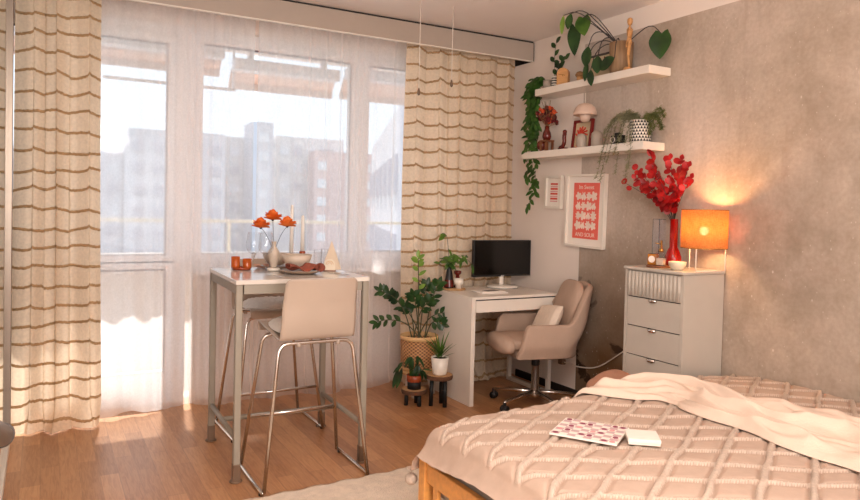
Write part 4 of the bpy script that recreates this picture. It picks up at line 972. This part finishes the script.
LV = [ # (y, z, length, width, shape, direction(y,z))   y,z in room terms on X ~3.2
 (3.655, 2.655, .125, .036, 'oval', (.0, -1), 'leafl', 3.02), (3.58, 2.65, .10, .058, 'oval', (.18, -1), 'leafd', 3.02), (3.735, 2.62, .20, .10, 'heart', (-.12, -1), 'leafd'),
 (3.655, 2.665, .13, .115, 'heart', (-.25, -.9), 'leafm'), (3.595, 2.46, .135, .075, 'oval', (.05, -1), 'leafd'), (3.60, 2.36, .13, .042, 'oval', (.06, -1), 'leafd'), (3.565, 2.30, .11, .05, 'oval', (-.2, -1), 'leafd'),
 (3.50, 2.38, .115, .075, 'oval', (-.1, -1), 'leafd'), (3.345, 2.34, .135, .09, 'oval', (.85, -.35), 'leafd'), (3.055, 2.45, .155, .14, 'heart', (-.05, -1), 'leafd')]
bmS = nb()
for (y, z, L_, W2, sh, dr_, mm, *xx) in LV:
    p = Vector((xx[0] if xx else 3.19, y, z)) - X0
    if y < 3.1: p.x = 3.29-X0.x
    s = [(0, 0, .17), (p*.35+Vector((0, 0, .16)))*1, (p*.75+Vector((0, 0, .13))), p] if z > 2.5 or y < 3.1 else [(0, .02, .17), p*.4+Vector((0, 0, .20)), p*.85+Vector((0, 0, .13)), p]
    tube(bmS, smoothpath(s, 2), .0032, 6)
    b2 = nb(); leaf(b2, p, (-.15, dr_[0], dr_[1]), (-1, -.45, .35), L_, W2, .12, sh, 0, .18, 12); obj('leaf', b2, MT[mm], t)
obj('stems', bmS, MT['dstem'], t)
# mannequin
t = thing('wooden_mannequin', 'jointed wooden artist mannequin standing on the upper shelf', 'mannequin', (3.245, 3.275, Z1), R(-140))
obj('base', lathe(nb(), [(0, 0), (.035, 0), (.035, .010), (0, .010)], seg=24), MT['wood'], t)
obj('head', lathe(nb(), [(0, .283), (.012, .288), (.0175, .305), (.016, .325), (0, .335)], seg=16), MT['wood'], t)
obj('torso', lathe(nb(), [(0, .272), (.012, .270), (.030, .258), (.027, .225), (.018, .205), (0, .203)], seg=18, sy=.65), MT['wood'], t); obj('pelvis', lathe(nb(), [(0, .205), (.018, .20), (.025, .175), (.018, .160), (0, .158)], seg=18, sy=.7), MT['wood'], t)
bm = nb(); tube(bm, [(0, 0, .27), (0, 0, .29)], .006, 8); obj('neck', bm, MT['wood'], t)
for s_ in (-1, 1):
    bm = nb(); e = .046 if s_ > 0 else .042
    P = [(s_*.030, 0, .258), (s_*e*1.15, .0, .205), (s_*.030 if s_ > 0 else s_*.045, -.015, .158)]
    tube(bm, [P[0], P[1]], [.008, .0065], 10); tube(bm, [P[1], P[2]], [.0065, .005], 10); ball(bm, P[1], .0072, seg=10); ball(bm, P[0], .009, seg=10); ball(bm, (P[2][0], P[2][1], P[2][2]-.008), .008, seg=8, sc=(.7, .5, 1.4)); obj('arm', bm, MT['wood'], t)
    bm = nb(); P = [(s_*.013, 0, .168), (s_*.014, -.004, .092), (s_*.010, .004, .020)]
    tube(bm, [P[0], P[1]], [.012, .008], 12); tube(bm, [P[1], P[2]], [.009, .006], 12); ball(bm, P[1], .0092, seg=10); ball(bm, (P[2][0], -.010, .016), .010, seg=10, sc=(.8, 1.7, .6)); obj('leg', bm, MT['wood'], t)
# lower shelf
t = thing('round_bottle', 'round burgundy bottle on a small wooden stand on the lower shelf', 'vase', (3.29, 4.135, Z2))
bm = nb()
for x_, y_ in ((-.03, -.03), (.03, -.03), (-.03, .03), (.03, .03)): box(bm, x_-.007, x_+.007, y_-.007, y_+.007, 0, .075)
box(bm, -.04, .04, -.04, .04, .075, .085); obj('stand', bm, MT['darkwood'], t, smooth=False)
bm = nb(); ball(bm, (0, .055, .052), .04, seg=20); obj('ball', bm, MT['burg'], t)
obj('flask', lathe(nb(), [(0, .085), (.025, .086), (.034, .11), (.030, .14), (.018, .165), (.017, .19), (0, .19)], seg=24), MT['burg'], t)
t = thing('dried_bouquet', 'bouquet of brown and dark red dried flowers in the burgundy bottle', 'flowers', (3.29, 4.135, Z2+.18))
rnd = random.Random(31); bm = nb(); b1 = nb(); b2 = nb(); b3 = nb()
for k in range(48):
    a = rnd.uniform(0, 6.28); r_ = rnd.uniform(.01, .095); tip = Vector((math.cos(a)*r_*.7, math.sin(a)*r_, rnd.uniform(.03, .14))); tube(bm, [(0, 0, 0), tip*.5, tip], .0013, 5)
    c = (b1, b2, b1, b3)[k % 4]; rr_ = rnd.uniform(.010, .019); ball(c, tip, rr_, seg=8, sc=(1, 1, rnd.uniform(.8, 1.4)))
    for q in range(6):
        d = Vector((rnd.uniform(-1, 1), rnd.uniform(-1, 1), rnd.uniform(-.3, 1))); leaf(c, tip, d, (-1, 0, .3), rnd.uniform(.018, .032), .010, .1, 'oval', 0, .2, 3)
for k in range(7):
    a = rnd.uniform(-1, 1); tube(bm, smoothpath([(0, 0, .05), (0, a*.03, .13), (rnd.uniform(-.02, .02), a*.06, .2)]), .0014, 5)
obj('stems', bm, MT['driedw'], t); obj('seed_heads', b1, MT['dried'], t); obj('red_heads', b2, MT['dried2'], t); obj('orange_heads', b3, MT['dried3'], t)
t = thing('carved_figure', 'small dark red carved figure beside the red framed print', 'ornament', (3.255, 3.90, Z2))
bm = nb(); tube(bm, smoothpath([(0, .035, .012), (0, .01, .02), (0, -.01, .05), (0, -.005, .09), (0, -.012, .115)], 2), [.014]*3+[.018]*6+[.012]*100 if False else .015, 12); ball(bm, (0, -.012, .125), .016, seg=12); box(bm, -.015, .015, -.03, .045, 0, .012); obj('body', bm, MT['burg'], t)
def boxframe(t, y0, y1, z0, z1, th, w_, mf, x=0, mpl='paper', dep_=.02):
    bm = nb(); box(bm, x-dep_, x, y0, y1, z1-w_, z1); box(bm, x-dep_, x, y0, y1, z0, z0+w_); box(bm, x-dep_, x, y0, y0+w_, z0+w_, z1-w_); box(bm, x-dep_, x, y1-w_, y1, z0+w_, z1-w_)
    f = obj('frame', bm, MT[mf], t, smooth=False); return f
t = thing('framed_print', 'dark red framed print with a red swirl, leaning on the lower shelf', 'picture', (3.37, 3.835, Z2+.002)); t.rotation_euler = (0, R(7), 0)
boxframe(t, -.10, .10, 0, .215, 0, .018, 'redfr'); obj('backing', box(nb(), -.008, -.002, -.085, .085, .015, .2), MT['beigep'], t, smooth=False)
bm = nb()
for k in range(8):
    a = -.3+k*.5; tube(bm, smoothpath([(-.010, .01, .10), (-.010, .01+.03*math.cos(a), .10+.03*math.sin(a)), (-.010, .01+.062*math.cos(a+.5), .105+.062*math.sin(a+.5))]), [.004]*4+[.007]*7+[.005]*2 if False else .0062, 6)
tube(bm, smoothpath([(-.010, .01, .10), (-.010, .03, .05), (-.010, .05, .025)]), .007, 6); obj('swirl', bm, MT['redp'], t)
def canister(x, y, s, lab, m):
    t = thing('canister', lab, 'canister', (x, y, Z2)); obj('body', lathe(nb(), [(0, 0), (.036*s, 0), (.037*s, .003), (.037*s, .062*s)], seg=30), MT[m], t)
    obj('lid', lathe(nb(), [(.038*s, .062*s), (.038*s, .068*s), (.034*s, .088*s), (.020*s, .102*s), (0, .106*s)], seg=30), MT[m], t)
canister(3.245, 3.70, .92, 'pale domed canister under the mushroom lamp', 'taupe'); canister(3.30, 3.605, 1.08, 'larger taupe domed canister beside the red frame', 'taupe')
t = thing('pendant_lamp', 'blush mushroom-dome pendant lamp hanging beneath the upper shelf', 'lamp', (3.29, 3.72, 2.2055))
obj('cord', tube(nb(), [(0, 0, 0), (0, 0, -.10)], .002, 6), MT['cordm'], t)
obj('dome', lathe(nb(), [(0, -.098), (.012, -.10), (.045, -.108), (.068, -.13), (.080, -.165), (.081, -.185), (.079, -.185), (.075, -.163), (.05, -.125), (0, -.115)], seg=40), MT['lampm'], t)
obj('inner_diffuser', lathe(nb(), [(.035, -.13), (.037, -.19), (.037, -.20), (.030, -.222), (.012, -.232), (0, -.233)], seg=30), MT['lampm'], t)
o = obj('white_card', box(nb(), -.004, .004, -.06, .06, 0, .175), MT['paper'], loc=(3.372, 3.40, Z2), rot=(0, R(8), 0), smooth=False); tag(o, 'plain white card leaning on the wall behind the toy camera', 'card')
t = thing('toy_camera', 'small black camera with a round lens on the lower shelf', 'camera', (3.26, 3.365, Z2), R(0))
obj('body', box(nb(), -.018, .018, -.05, .05, 0, .058), MT['black'], t, bevel=.004); obj('viewfinder', box(nb(), -.014, .014, -.015, .02, .058, .075), MT['black'], t, bevel=.003)
bm = nb(); tube(bm, [(-.018, .008, .028), (-.038, .008, .028)], .021, 24); l = obj('lens', bm, MT['greyd'], t); bm = nb(); tube(bm, [(-.0385+.002*math.cos(k)*0, .008+.018*math.cos(2*PI*k/20), .028+.018*math.sin(2*PI*k/20)) for k in range(21)], .0022, 6); obj('lens_ring', bm, MT['potw'], l)
t = thing('patterned_pot', 'white pot printed with black triangles on the lower shelf', 'pot', (3.285, 3.195, Z2))
obj('body', lathe(nb(), [(0, 0), (.056, 0), (.0665, .004), (.0665, .140), (.062, .140), (.062, .01), (0, .01)], seg=40), MT['potw'], t)
bm = nb(); r_ = .0672; nt_ = 22
for row in range(7):
    for k in range(nt_):
        a0 = 2*PI*(k+.5*(row % 2))/nt_; da = 2*PI/nt_*.49; z0 = .006+row*.0192
        bm.faces.new([bm.verts.new((r_*math.cos(a0-da), r_*math.sin(a0-da), z0)), bm.verts.new((r_*math.cos(a0+da), r_*math.sin(a0+da), z0)), bm.verts.new((r_*math.cos(a0), r_*math.sin(a0), z0+.0182))])
obj('triangle_print', bm, MT['black'], t, smooth=False); obj('soil', lathe(nb(), [(0, .128), (.062, .128)], seg=24), MT['soil'], t)
def fern(label, loc, tips, m, dens=9, ll=.016, seed=2, up=.05):
    t = thing('asparagus_fern', label, 'plant', loc); rnd = random.Random(seed); bs = nb(); bl = nb()
    for tp in tips:
        tp = Vector(tp); top = Vector((tp.x*.6, tp.y*.75, max(tp.z, 0)+up)); s = [(0, 0, 0), Vector((tp.x*.3, tp.y*.4, up*.8)), top, tp]; ps = smoothpath(s, 3); tube(bs, ps, .0009, 4)
        for p in ps[6:]:
            for q in range(dens):
                d = Vector((rnd.uniform(-1, .6), rnd.uniform(-1, 1), rnd.uniform(-1, .7))); L_ = rnd.uniform(.4, 1)*ll*1.5; e = p+d.normalized()*L_
                a_ = bl.verts.new(p); b_ = bl.verts.new(e); c_ = bl.verts.new(e+Vector((0, .0028, .0015))); d_ = bl.verts.new(p+Vector((0, .0022, .001))); bl.faces.new([a_, b_, c_, d_])
    obj('stems', bs, MT['stem'], t); obj('fronds', bl, m, t, smooth=False)
rnd = random.Random(8)
tips = [(-.09+rnd.uniform(-.02, .02), .03+rnd.uniform(-.04, .26), rnd.uniform(-.40, .02)) for _ in range(13)] + [(-.05, .10, .04), (-.04, .2, .03), (-.06, .26, -.05)]
fern('pale wispy fern trailing from the triangle-patterned pot over the shelf edge', (3.285, 3.195, Z2+.13), tips, MT['paleleaf'], 11, .018, 4)
tips = [(-.02+rnd.uniform(-.03, .03), -.10+rnd.uniform(-.10, .06), rnd.uniform(-.12, .06)) for _ in range(11)]
fern('bushy olive fern spilling beside the triangle-patterned pot at the shelf end', (3.29, 3.185, Z2+.132), tips, MT['leafo'], 12, .016, 6, .035)

# ---------------------------------------------------------------- pictures
t = thing('framed_poster', 'large white framed coral poster with pale cut-out leaf shapes and lettering', 'picture', (WX-.002, 3.79, 1.358)); t.rotation_euler = (R(1.2), 0, 0)
boxframe(t, -.20, .205, -.262, .262, 0, .016, 'frame', 0, dep_=.032); obj('mount', box(nb(), -.012, -.004, -.186, .191, -.248, .248), MT['paper'], t, smooth=False)
pr = obj('coral_print', box(nb(), -.0145, -.012, -.133, .133, -.20, .20), MT['coral'], t, smooth=False)
bm = nb(); rnd = random.Random(12)
def blob(cy, cz, s, kind):
    n = 40; X_ = -.0152
    if kind == 0: pts = [(cy+s*(.55+.40*abs(math.cos(2.5*a)))*math.cos(a), cz+s*(.55+.40*abs(math.cos(2.5*a)))*math.sin(a)) for a in [2*PI*k/n for k in range(n)]]
    elif kind == 1: pts = [(cy+s*(.45+.38*abs(math.sin(4*a)))*math.cos(a), cz+s*(.6+.38*abs(math.sin(4*a)))*math.sin(a)) for a in [2*PI*k/n for k in range(n)]]
    else: pts = [(cy+s*(.35+.5*abs(math.cos(1.5*a+.6)))*math.cos(a), cz+s*(.4+.5*abs(math.cos(3*a)))*math.sin(a)) for a in [2*PI*k/n for k in range(n)]]
    c = bm.verts.new((X_, cy, cz)); vs = [bm.verts.new((X_, *p)) for p in pts]
    for i in range(n): bm.faces.new([c, vs[i], vs[(i+1) % n]])
for row, z in enumerate((.105, .035, -.035, -.105)):
    for col, y in enumerate((-.08, -.027, .027, .08)):
        blob(y, z, .033 if (row+col) % 2 else .038, (row*2+col) % 3)
obj('cut_out_shapes', bm, MT['cutw'], pr, smooth=False)
MR = Matrix(((0, 0, -1, 0), (-1, 0, 0, 0), (0, 1, 0, 0), (0, 0, 0, 1)))
text('lettering', 'Im Sweet', .042, MT['cutw'], pr, Matrix.Translation((-.0152, 0, .168)) @ MR)
text('lettering', 'AND SOUR', .040, MT['cutw'], pr, Matrix.Translation((-.0152, 0, -.172)) @ MR)
t = thing('framed_print', 'small white framed print with rows of red zigzags beside the large poster', 'picture', (WX-.002, 4.15, 1.495)); t.rotation_euler = (R(1.5), 0, 0)
boxframe(t, -.098, .098, -.125, .125, 0, .020, 'frame', 0, dep_=.03); obj('mount', box(nb(), -.012, -.004, -.08, .08, -.108, .108), MT['paper'], t, smooth=False)
bm = nb()
for row in range(4):
    z = .06-.037*row; n = 8
    for k in range(n):
        y0 = -.042+k*.084/n; y1 = y0+.084/n; ym = (y0+y1)/2
        for a, b in (((y0, z-.002), (ym, z-.010)), ((ym, z-.010), (y1, z-.002))):
            bm.faces.new([bm.verts.new((-.0125, a[0], a[1])), bm.verts.new((-.0125, b[0], b[1])), bm.verts.new((-.0125, b[0], z+.008)), bm.verts.new((-.0125, a[0], z+.008))])
obj('zigzag_print', bm, MT['redp'], t, smooth=False)
bm = nb()
for row in range(4): z = .042-.037*row; box(bm, -.0128, -.012, -.042, .042, z-.005, z+.003)
obj('pale_bands', bm, MT['pinkl'], t, smooth=False)

# ---------------------------------------------------------------- bed
BX0, BY1 = 1.33, 2.43; BY0 = .86
t = thing('bed_frame', 'orange pine bed frame corner showing at the foot of the bed', 'bed', (BX0, BY1, 0))
for y in (-.05, BY0-BY1): obj('post', box(nb(), 0, .048, y, y+.05, 0, .352), MT['pine'], t, bevel=.004, smooth=False)
obj('foot_rail', box(nb(), .008, .034, BY0-BY1+.05, -.05, .262, .338), MT['pine'], t, bevel=.004, smooth=False)
obj('lower_rail', box(nb(), .008, .034, BY0-BY1+.05, -.05, .05, .10), MT['pine'], t, bevel=.004, smooth=False)
for k in range(12): y = -.115-k*.12; obj('slat', box(nb(), .013, .029, y-.018, y+.018, .10, .262), MT['pine'], t, bevel=.002, smooth=False)
for y0_, y1_ in ((-.030, -.006), (BY0-BY1+.006, BY0-BY1+.03)): obj('side_rail', box(nb(), .048, 2.02, y0_, y1_, .18, .33), MT['pine'], t, bevel=.003, smooth=False)
for y0_ in (-.05, BY0-BY1): obj('post', box(nb(), 1.98, 2.028, y0_, y0_+.05, 0, .35), MT['pine'], t, smooth=False)
o = obj('mattress', box(nb(), BX0+.04, 3.385, BY0+.03, BY1-.03, .20, .445), MT['grey'], bevel=.04, seg=4); tag(o, 'mattress in a grey sheet showing under the bedspread edge', 'mattress')
def n2(x, y, s=0): return mnoise.noise((x, y, s))
def bedz(x, y):
    z = .486 + .016*n2(x*2.1, y*2.1, 3) + .006*n2(x*6, y*6, 5)
    z += .008*math.exp(-((x-2.45)**2/.25 + (y-2.30)**2/.10))
    z -= .020*ss(3.0, 3.4, x)
    return z
def bedpos(u, v):
    # u across X (foot to wall), v across Y (near side to far side) ; arc-length style fall over the edges
    xe, ye = 1.262+2.133*u, .70+1.86*v
    x, y = xe, ye; dz = 0
    z = bedz(max(x, 1.38), min(y, 2.42))
    fx = max(0, 1.41-x); fy = max(0, y-2.40)
    if fx > 0: q = fx; z -= .105*ss(0, .17, q)*(1+.12*math.sin(9*ye)); x += .045*ss(0, .16, q)
    if fy > 0:
        k = 1-ss(2.85, 3.1, x)*.9                    # lies against the chest and wall instead of hanging
        z -= k*(.17*ss(0, .16, fy)); y -= k*.055*ss(0, .16, fy)
        if k > .5: y += .010*math.sin(22*x+3*n2(x*3, 1))*ss(.05, .16, fy)
    z -= .03*math.exp(-((x-1.4)**2+(y-2.42)**2)/.02)
    if fx > 0 or fy > 0: z += .006*n2(x*16, y*16, 2)
    z = max(z, .29)
    return x, y, z, xe, ye
nu, nv = 430, 380
U, Vv = np.meshgrid(np.linspace(0, 1, nu), np.linspace(0, 1, nv))
P = np.zeros((nv, nu, 3)); mask = np.zeros((nv, nu)); rs = np.random.RandomState(2)
for j in range(nv):
    for i in range(nu):
        x, y, z, xe, ye = bedpos(U[j, i], Vv[j, i])
        wob = .010*n2(xe*7, ye*7, 9); wob2 = .010*n2(xe*7, ye*7, 19)
        a = ((ye - .60*(xe-1.345) + wob) / .165); b = ((ye + .60*(xe-1.345) + .004 + wob2) / .165)
        da = abs(a-round(a))*.165/1.166; db = abs(b-round(b))*.165/1.166
        fz = .5+.5*mnoise.noise((xe*95, ye*95, 0))
        ins = ss(1.335, 1.35, xe) if True else 1
        ra = ss(.0145, .006, da + .004*(fz-.5)) ; rb = ss(.0085, .003, db + .004*(fz-.5))
        r_ = max(ra, rb*.9)*ins; mask[j, i] = r_
        puff = .010*min(1, min(da, db)/.03)*ins       # cloth puffs up between the tufted lines
        P[j, i] = (x, y, z + r_*(.012+.007*fz) + puff - .008*(1-ss(.012, .022, min(da, db)))*(1-r_)*ins)
V = P.reshape(-1, 3)
idx = np.arange(nu*nv).reshape(nv, nu); Fq = np.stack([idx[:-1, :-1], idx[:-1, 1:], idx[1:, 1:], idx[1:, :-1]], -1).reshape(-1, 4)
me_ = ([tuple(p) for p in V], [], [tuple(map(int, f)) for f in Fq])
o = obj('bedspread', me_, [MT['duvet'], MT['tuftb']]); tag(o, 'oat bedspread with a raised diamond lattice of cream tufting over the bed', 'bedspread')
mk = mask.reshape(-1); fm = (mk[Fq].mean(1) > .5).astype(np.int32); o.data.polygons.foreach_set('material_index', fm)
bm = nb(); ball(bm, (0, 0, 0), .026, seg=12); pp = obj('pompom', bm, MT['tuftb'], o, loc=(1.335, 2.50, .235)); bm = nb(); tube(bm, [(1.335, 2.50, .255), (1.325, 2.47, .32)], .003, 6); obj('pompom_string', bm, MT['tuftb'], o)
# throw: a long cloth laid diagonally
cl = [Vector(p) for p in ((2.20, 2.60), (2.34, 2.46), (2.55, 2.33), (2.62, 2.14), (2.60, 1.95), (2.62, 1.78), (2.64, 1.60), (2.66, 1.42), (2.66, 1.20), (2.62, .95))]
cl = [Vector((a.x, a.y)) for a in [Vector((p[0], p[1], 0)) for p in [(q.x, q.y) for q in cl]]]
def bz(ctrl, t_):
    k = t_*(len(ctrl)-1); i = min(int(k), len(ctrl)-2); f_ = k-i
    p0 = ctrl[max(i-1, 0)]; p1 = ctrl[i]; p2 = ctrl[i+1]; p3 = ctrl[min(i+2, len(ctrl)-1)]
    return .5*((2*p1)+(-p0+p2)*f_+(2*p0-5*p1+4*p2-p3)*f_*f_+(-p0+3*p1-3*p2+p3)*f_**3)
def fthrow(u, v):
    c_ = bz(cl, u); d_ = (bz(cl, min(1, u+.01))-bz(cl, max(0, u-.01))); d_ = Vector((d_.x, d_.y)).normalized(); nrm = Vector((-d_.y, d_.x))
    wd = .12+.09*ss(.1, .4, u)+.05*ss(.5, .8, u)+.03*n2(u*5, 3.3)
    if u < .12: wd *= .75+.25*(u/.12)
    s = (v-.5)*2; off = s*wd + .02*math.sin(9*u+2*s) + .022*n2(u*9, s*1.5, 6)
    x = c_.x+nrm.x*off; y = c_.y+nrm.y*off
    fold = .5+.5*math.sin(s*8+2.6*math.sin(5*u)+3*u) ; fine = n2(x*9, y*9, 7); ridge = abs(n2(u*4+s*2.2, s*3.5-u*3, 5))
    e = 1-abs(s)**5
    x_, y_ = x, y
    fy = max(0, y_-2.43); base = bedz(max(1.4, x_), min(y_, 2.42)) - .16*ss(0, .12, fy)
    ps_ = s*9+3.0*math.sin(4.5*u+1)+2.5*u; sharp = 1-abs(math.sin(ps_/2)); z = base + .016 + e*(.014*fold + .034*sharp*(.5+.5*n2(u*6, s*1.5, 11)+.3) + .034*(.3-min(.3, ridge))/.3 + .014*abs(n2(x*13+s, y*5, 4)) + .010*fine + .006)
    return (x_, y_, z)
o = obj('throw_blanket', grid(150, 46, fthrow), MT['throw'], solid=.002, sub=1); tag(o, 'soft cream throw blanket laid crosswise over the bedspread', 'blanket')
# rose-brown cushion wedged between bed and chest
V_, _, F_ = rbox(.17, .10, .055, 2.6); V_ = [(x, y, z+.01*n2(x*12, y*12, 3)) for x, y, z in V_]
o = obj('rose_cushion', (V_, [], F_), MT['rust'], loc=(2.50, 2.565, .478), rot=(R(12), R(-6), R(18))); tag(o, 'rose brown crumpled cushion at the bed edge by the chest', 'cushion')
bm = nb(); box(bm, -.16, .17, -.07, .06, 0.02, .395); o = obj('storage_crate', bm, MT['rust'], loc=(2.54, 2.60, 0), rot=(0, 0, R(8)), bevel=.02); tag(o, 'rose brown soft box on the floor between bed and chest', 'box')
# board game / magazine
bzh = bedz(1.83, 1.99)+.028
pts = [(1.67, 2.039), (1.85, 2.147), (2.001, 1.967), (1.792, 1.829)]
A = Vector((1.83, 1.993)); ex = Vector((.175, .115)).normalized(); ang_ = math.atan2(ex.y, ex.x)
t = thing('checked_magazine', 'pink and white checked magazine with dark pink dots lying on the bedspread', 'magazine', (1.83, 1.99, bzh), ang_)
hw, hl = .110, .125
obj('pages', box(nb(), -hw, hw, -hl, hl, -.004, .003), MT['paper'], t, smooth=False)
bm = nb(); b2 = nb(); b3 = nb(); nn_ = 8
for i in range(nn_):
    for j in range(nn_):
        x0 = -hw+.004+i*(2*hw-.008)/nn_; x1 = x0+(2*hw-.008)/nn_; y0 = -hl+.004+j*(2*hl-.008)/nn_; y1 = y0+(2*hl-.008)/nn_
        if (i+j) % 2: box(bm, x0, x1, y0, y1, .003, .0034)
        if (i*5+j*3) % 7 in (0, 3): obj('printed_dot', lathe(nb(), [(0, .0045), (.010, .0045), (.011, .003)], ((x0+x1)/2, (y0+y1)/2, 0), 14), MT['maroon'] if (i+j) % 3 else MT['pinkl'], t, smooth=False)
obj('checks', bm, MT['lilac'], t, smooth=False)
t = thing('white_box', 'small flat white box lying beside the checked magazine', 'box', (1.945, 1.835, bedz(1.945, 1.835)+.030), R(-38))
obj('lid', box(nb(), -.058, .058, -.058, .058, .002, .016), MT['paper'], t, bevel=.002, smooth=False); obj('base', box(nb(), -.056, .056, -.056, .056, -.006, .002), MT['frame'], t, smooth=False)
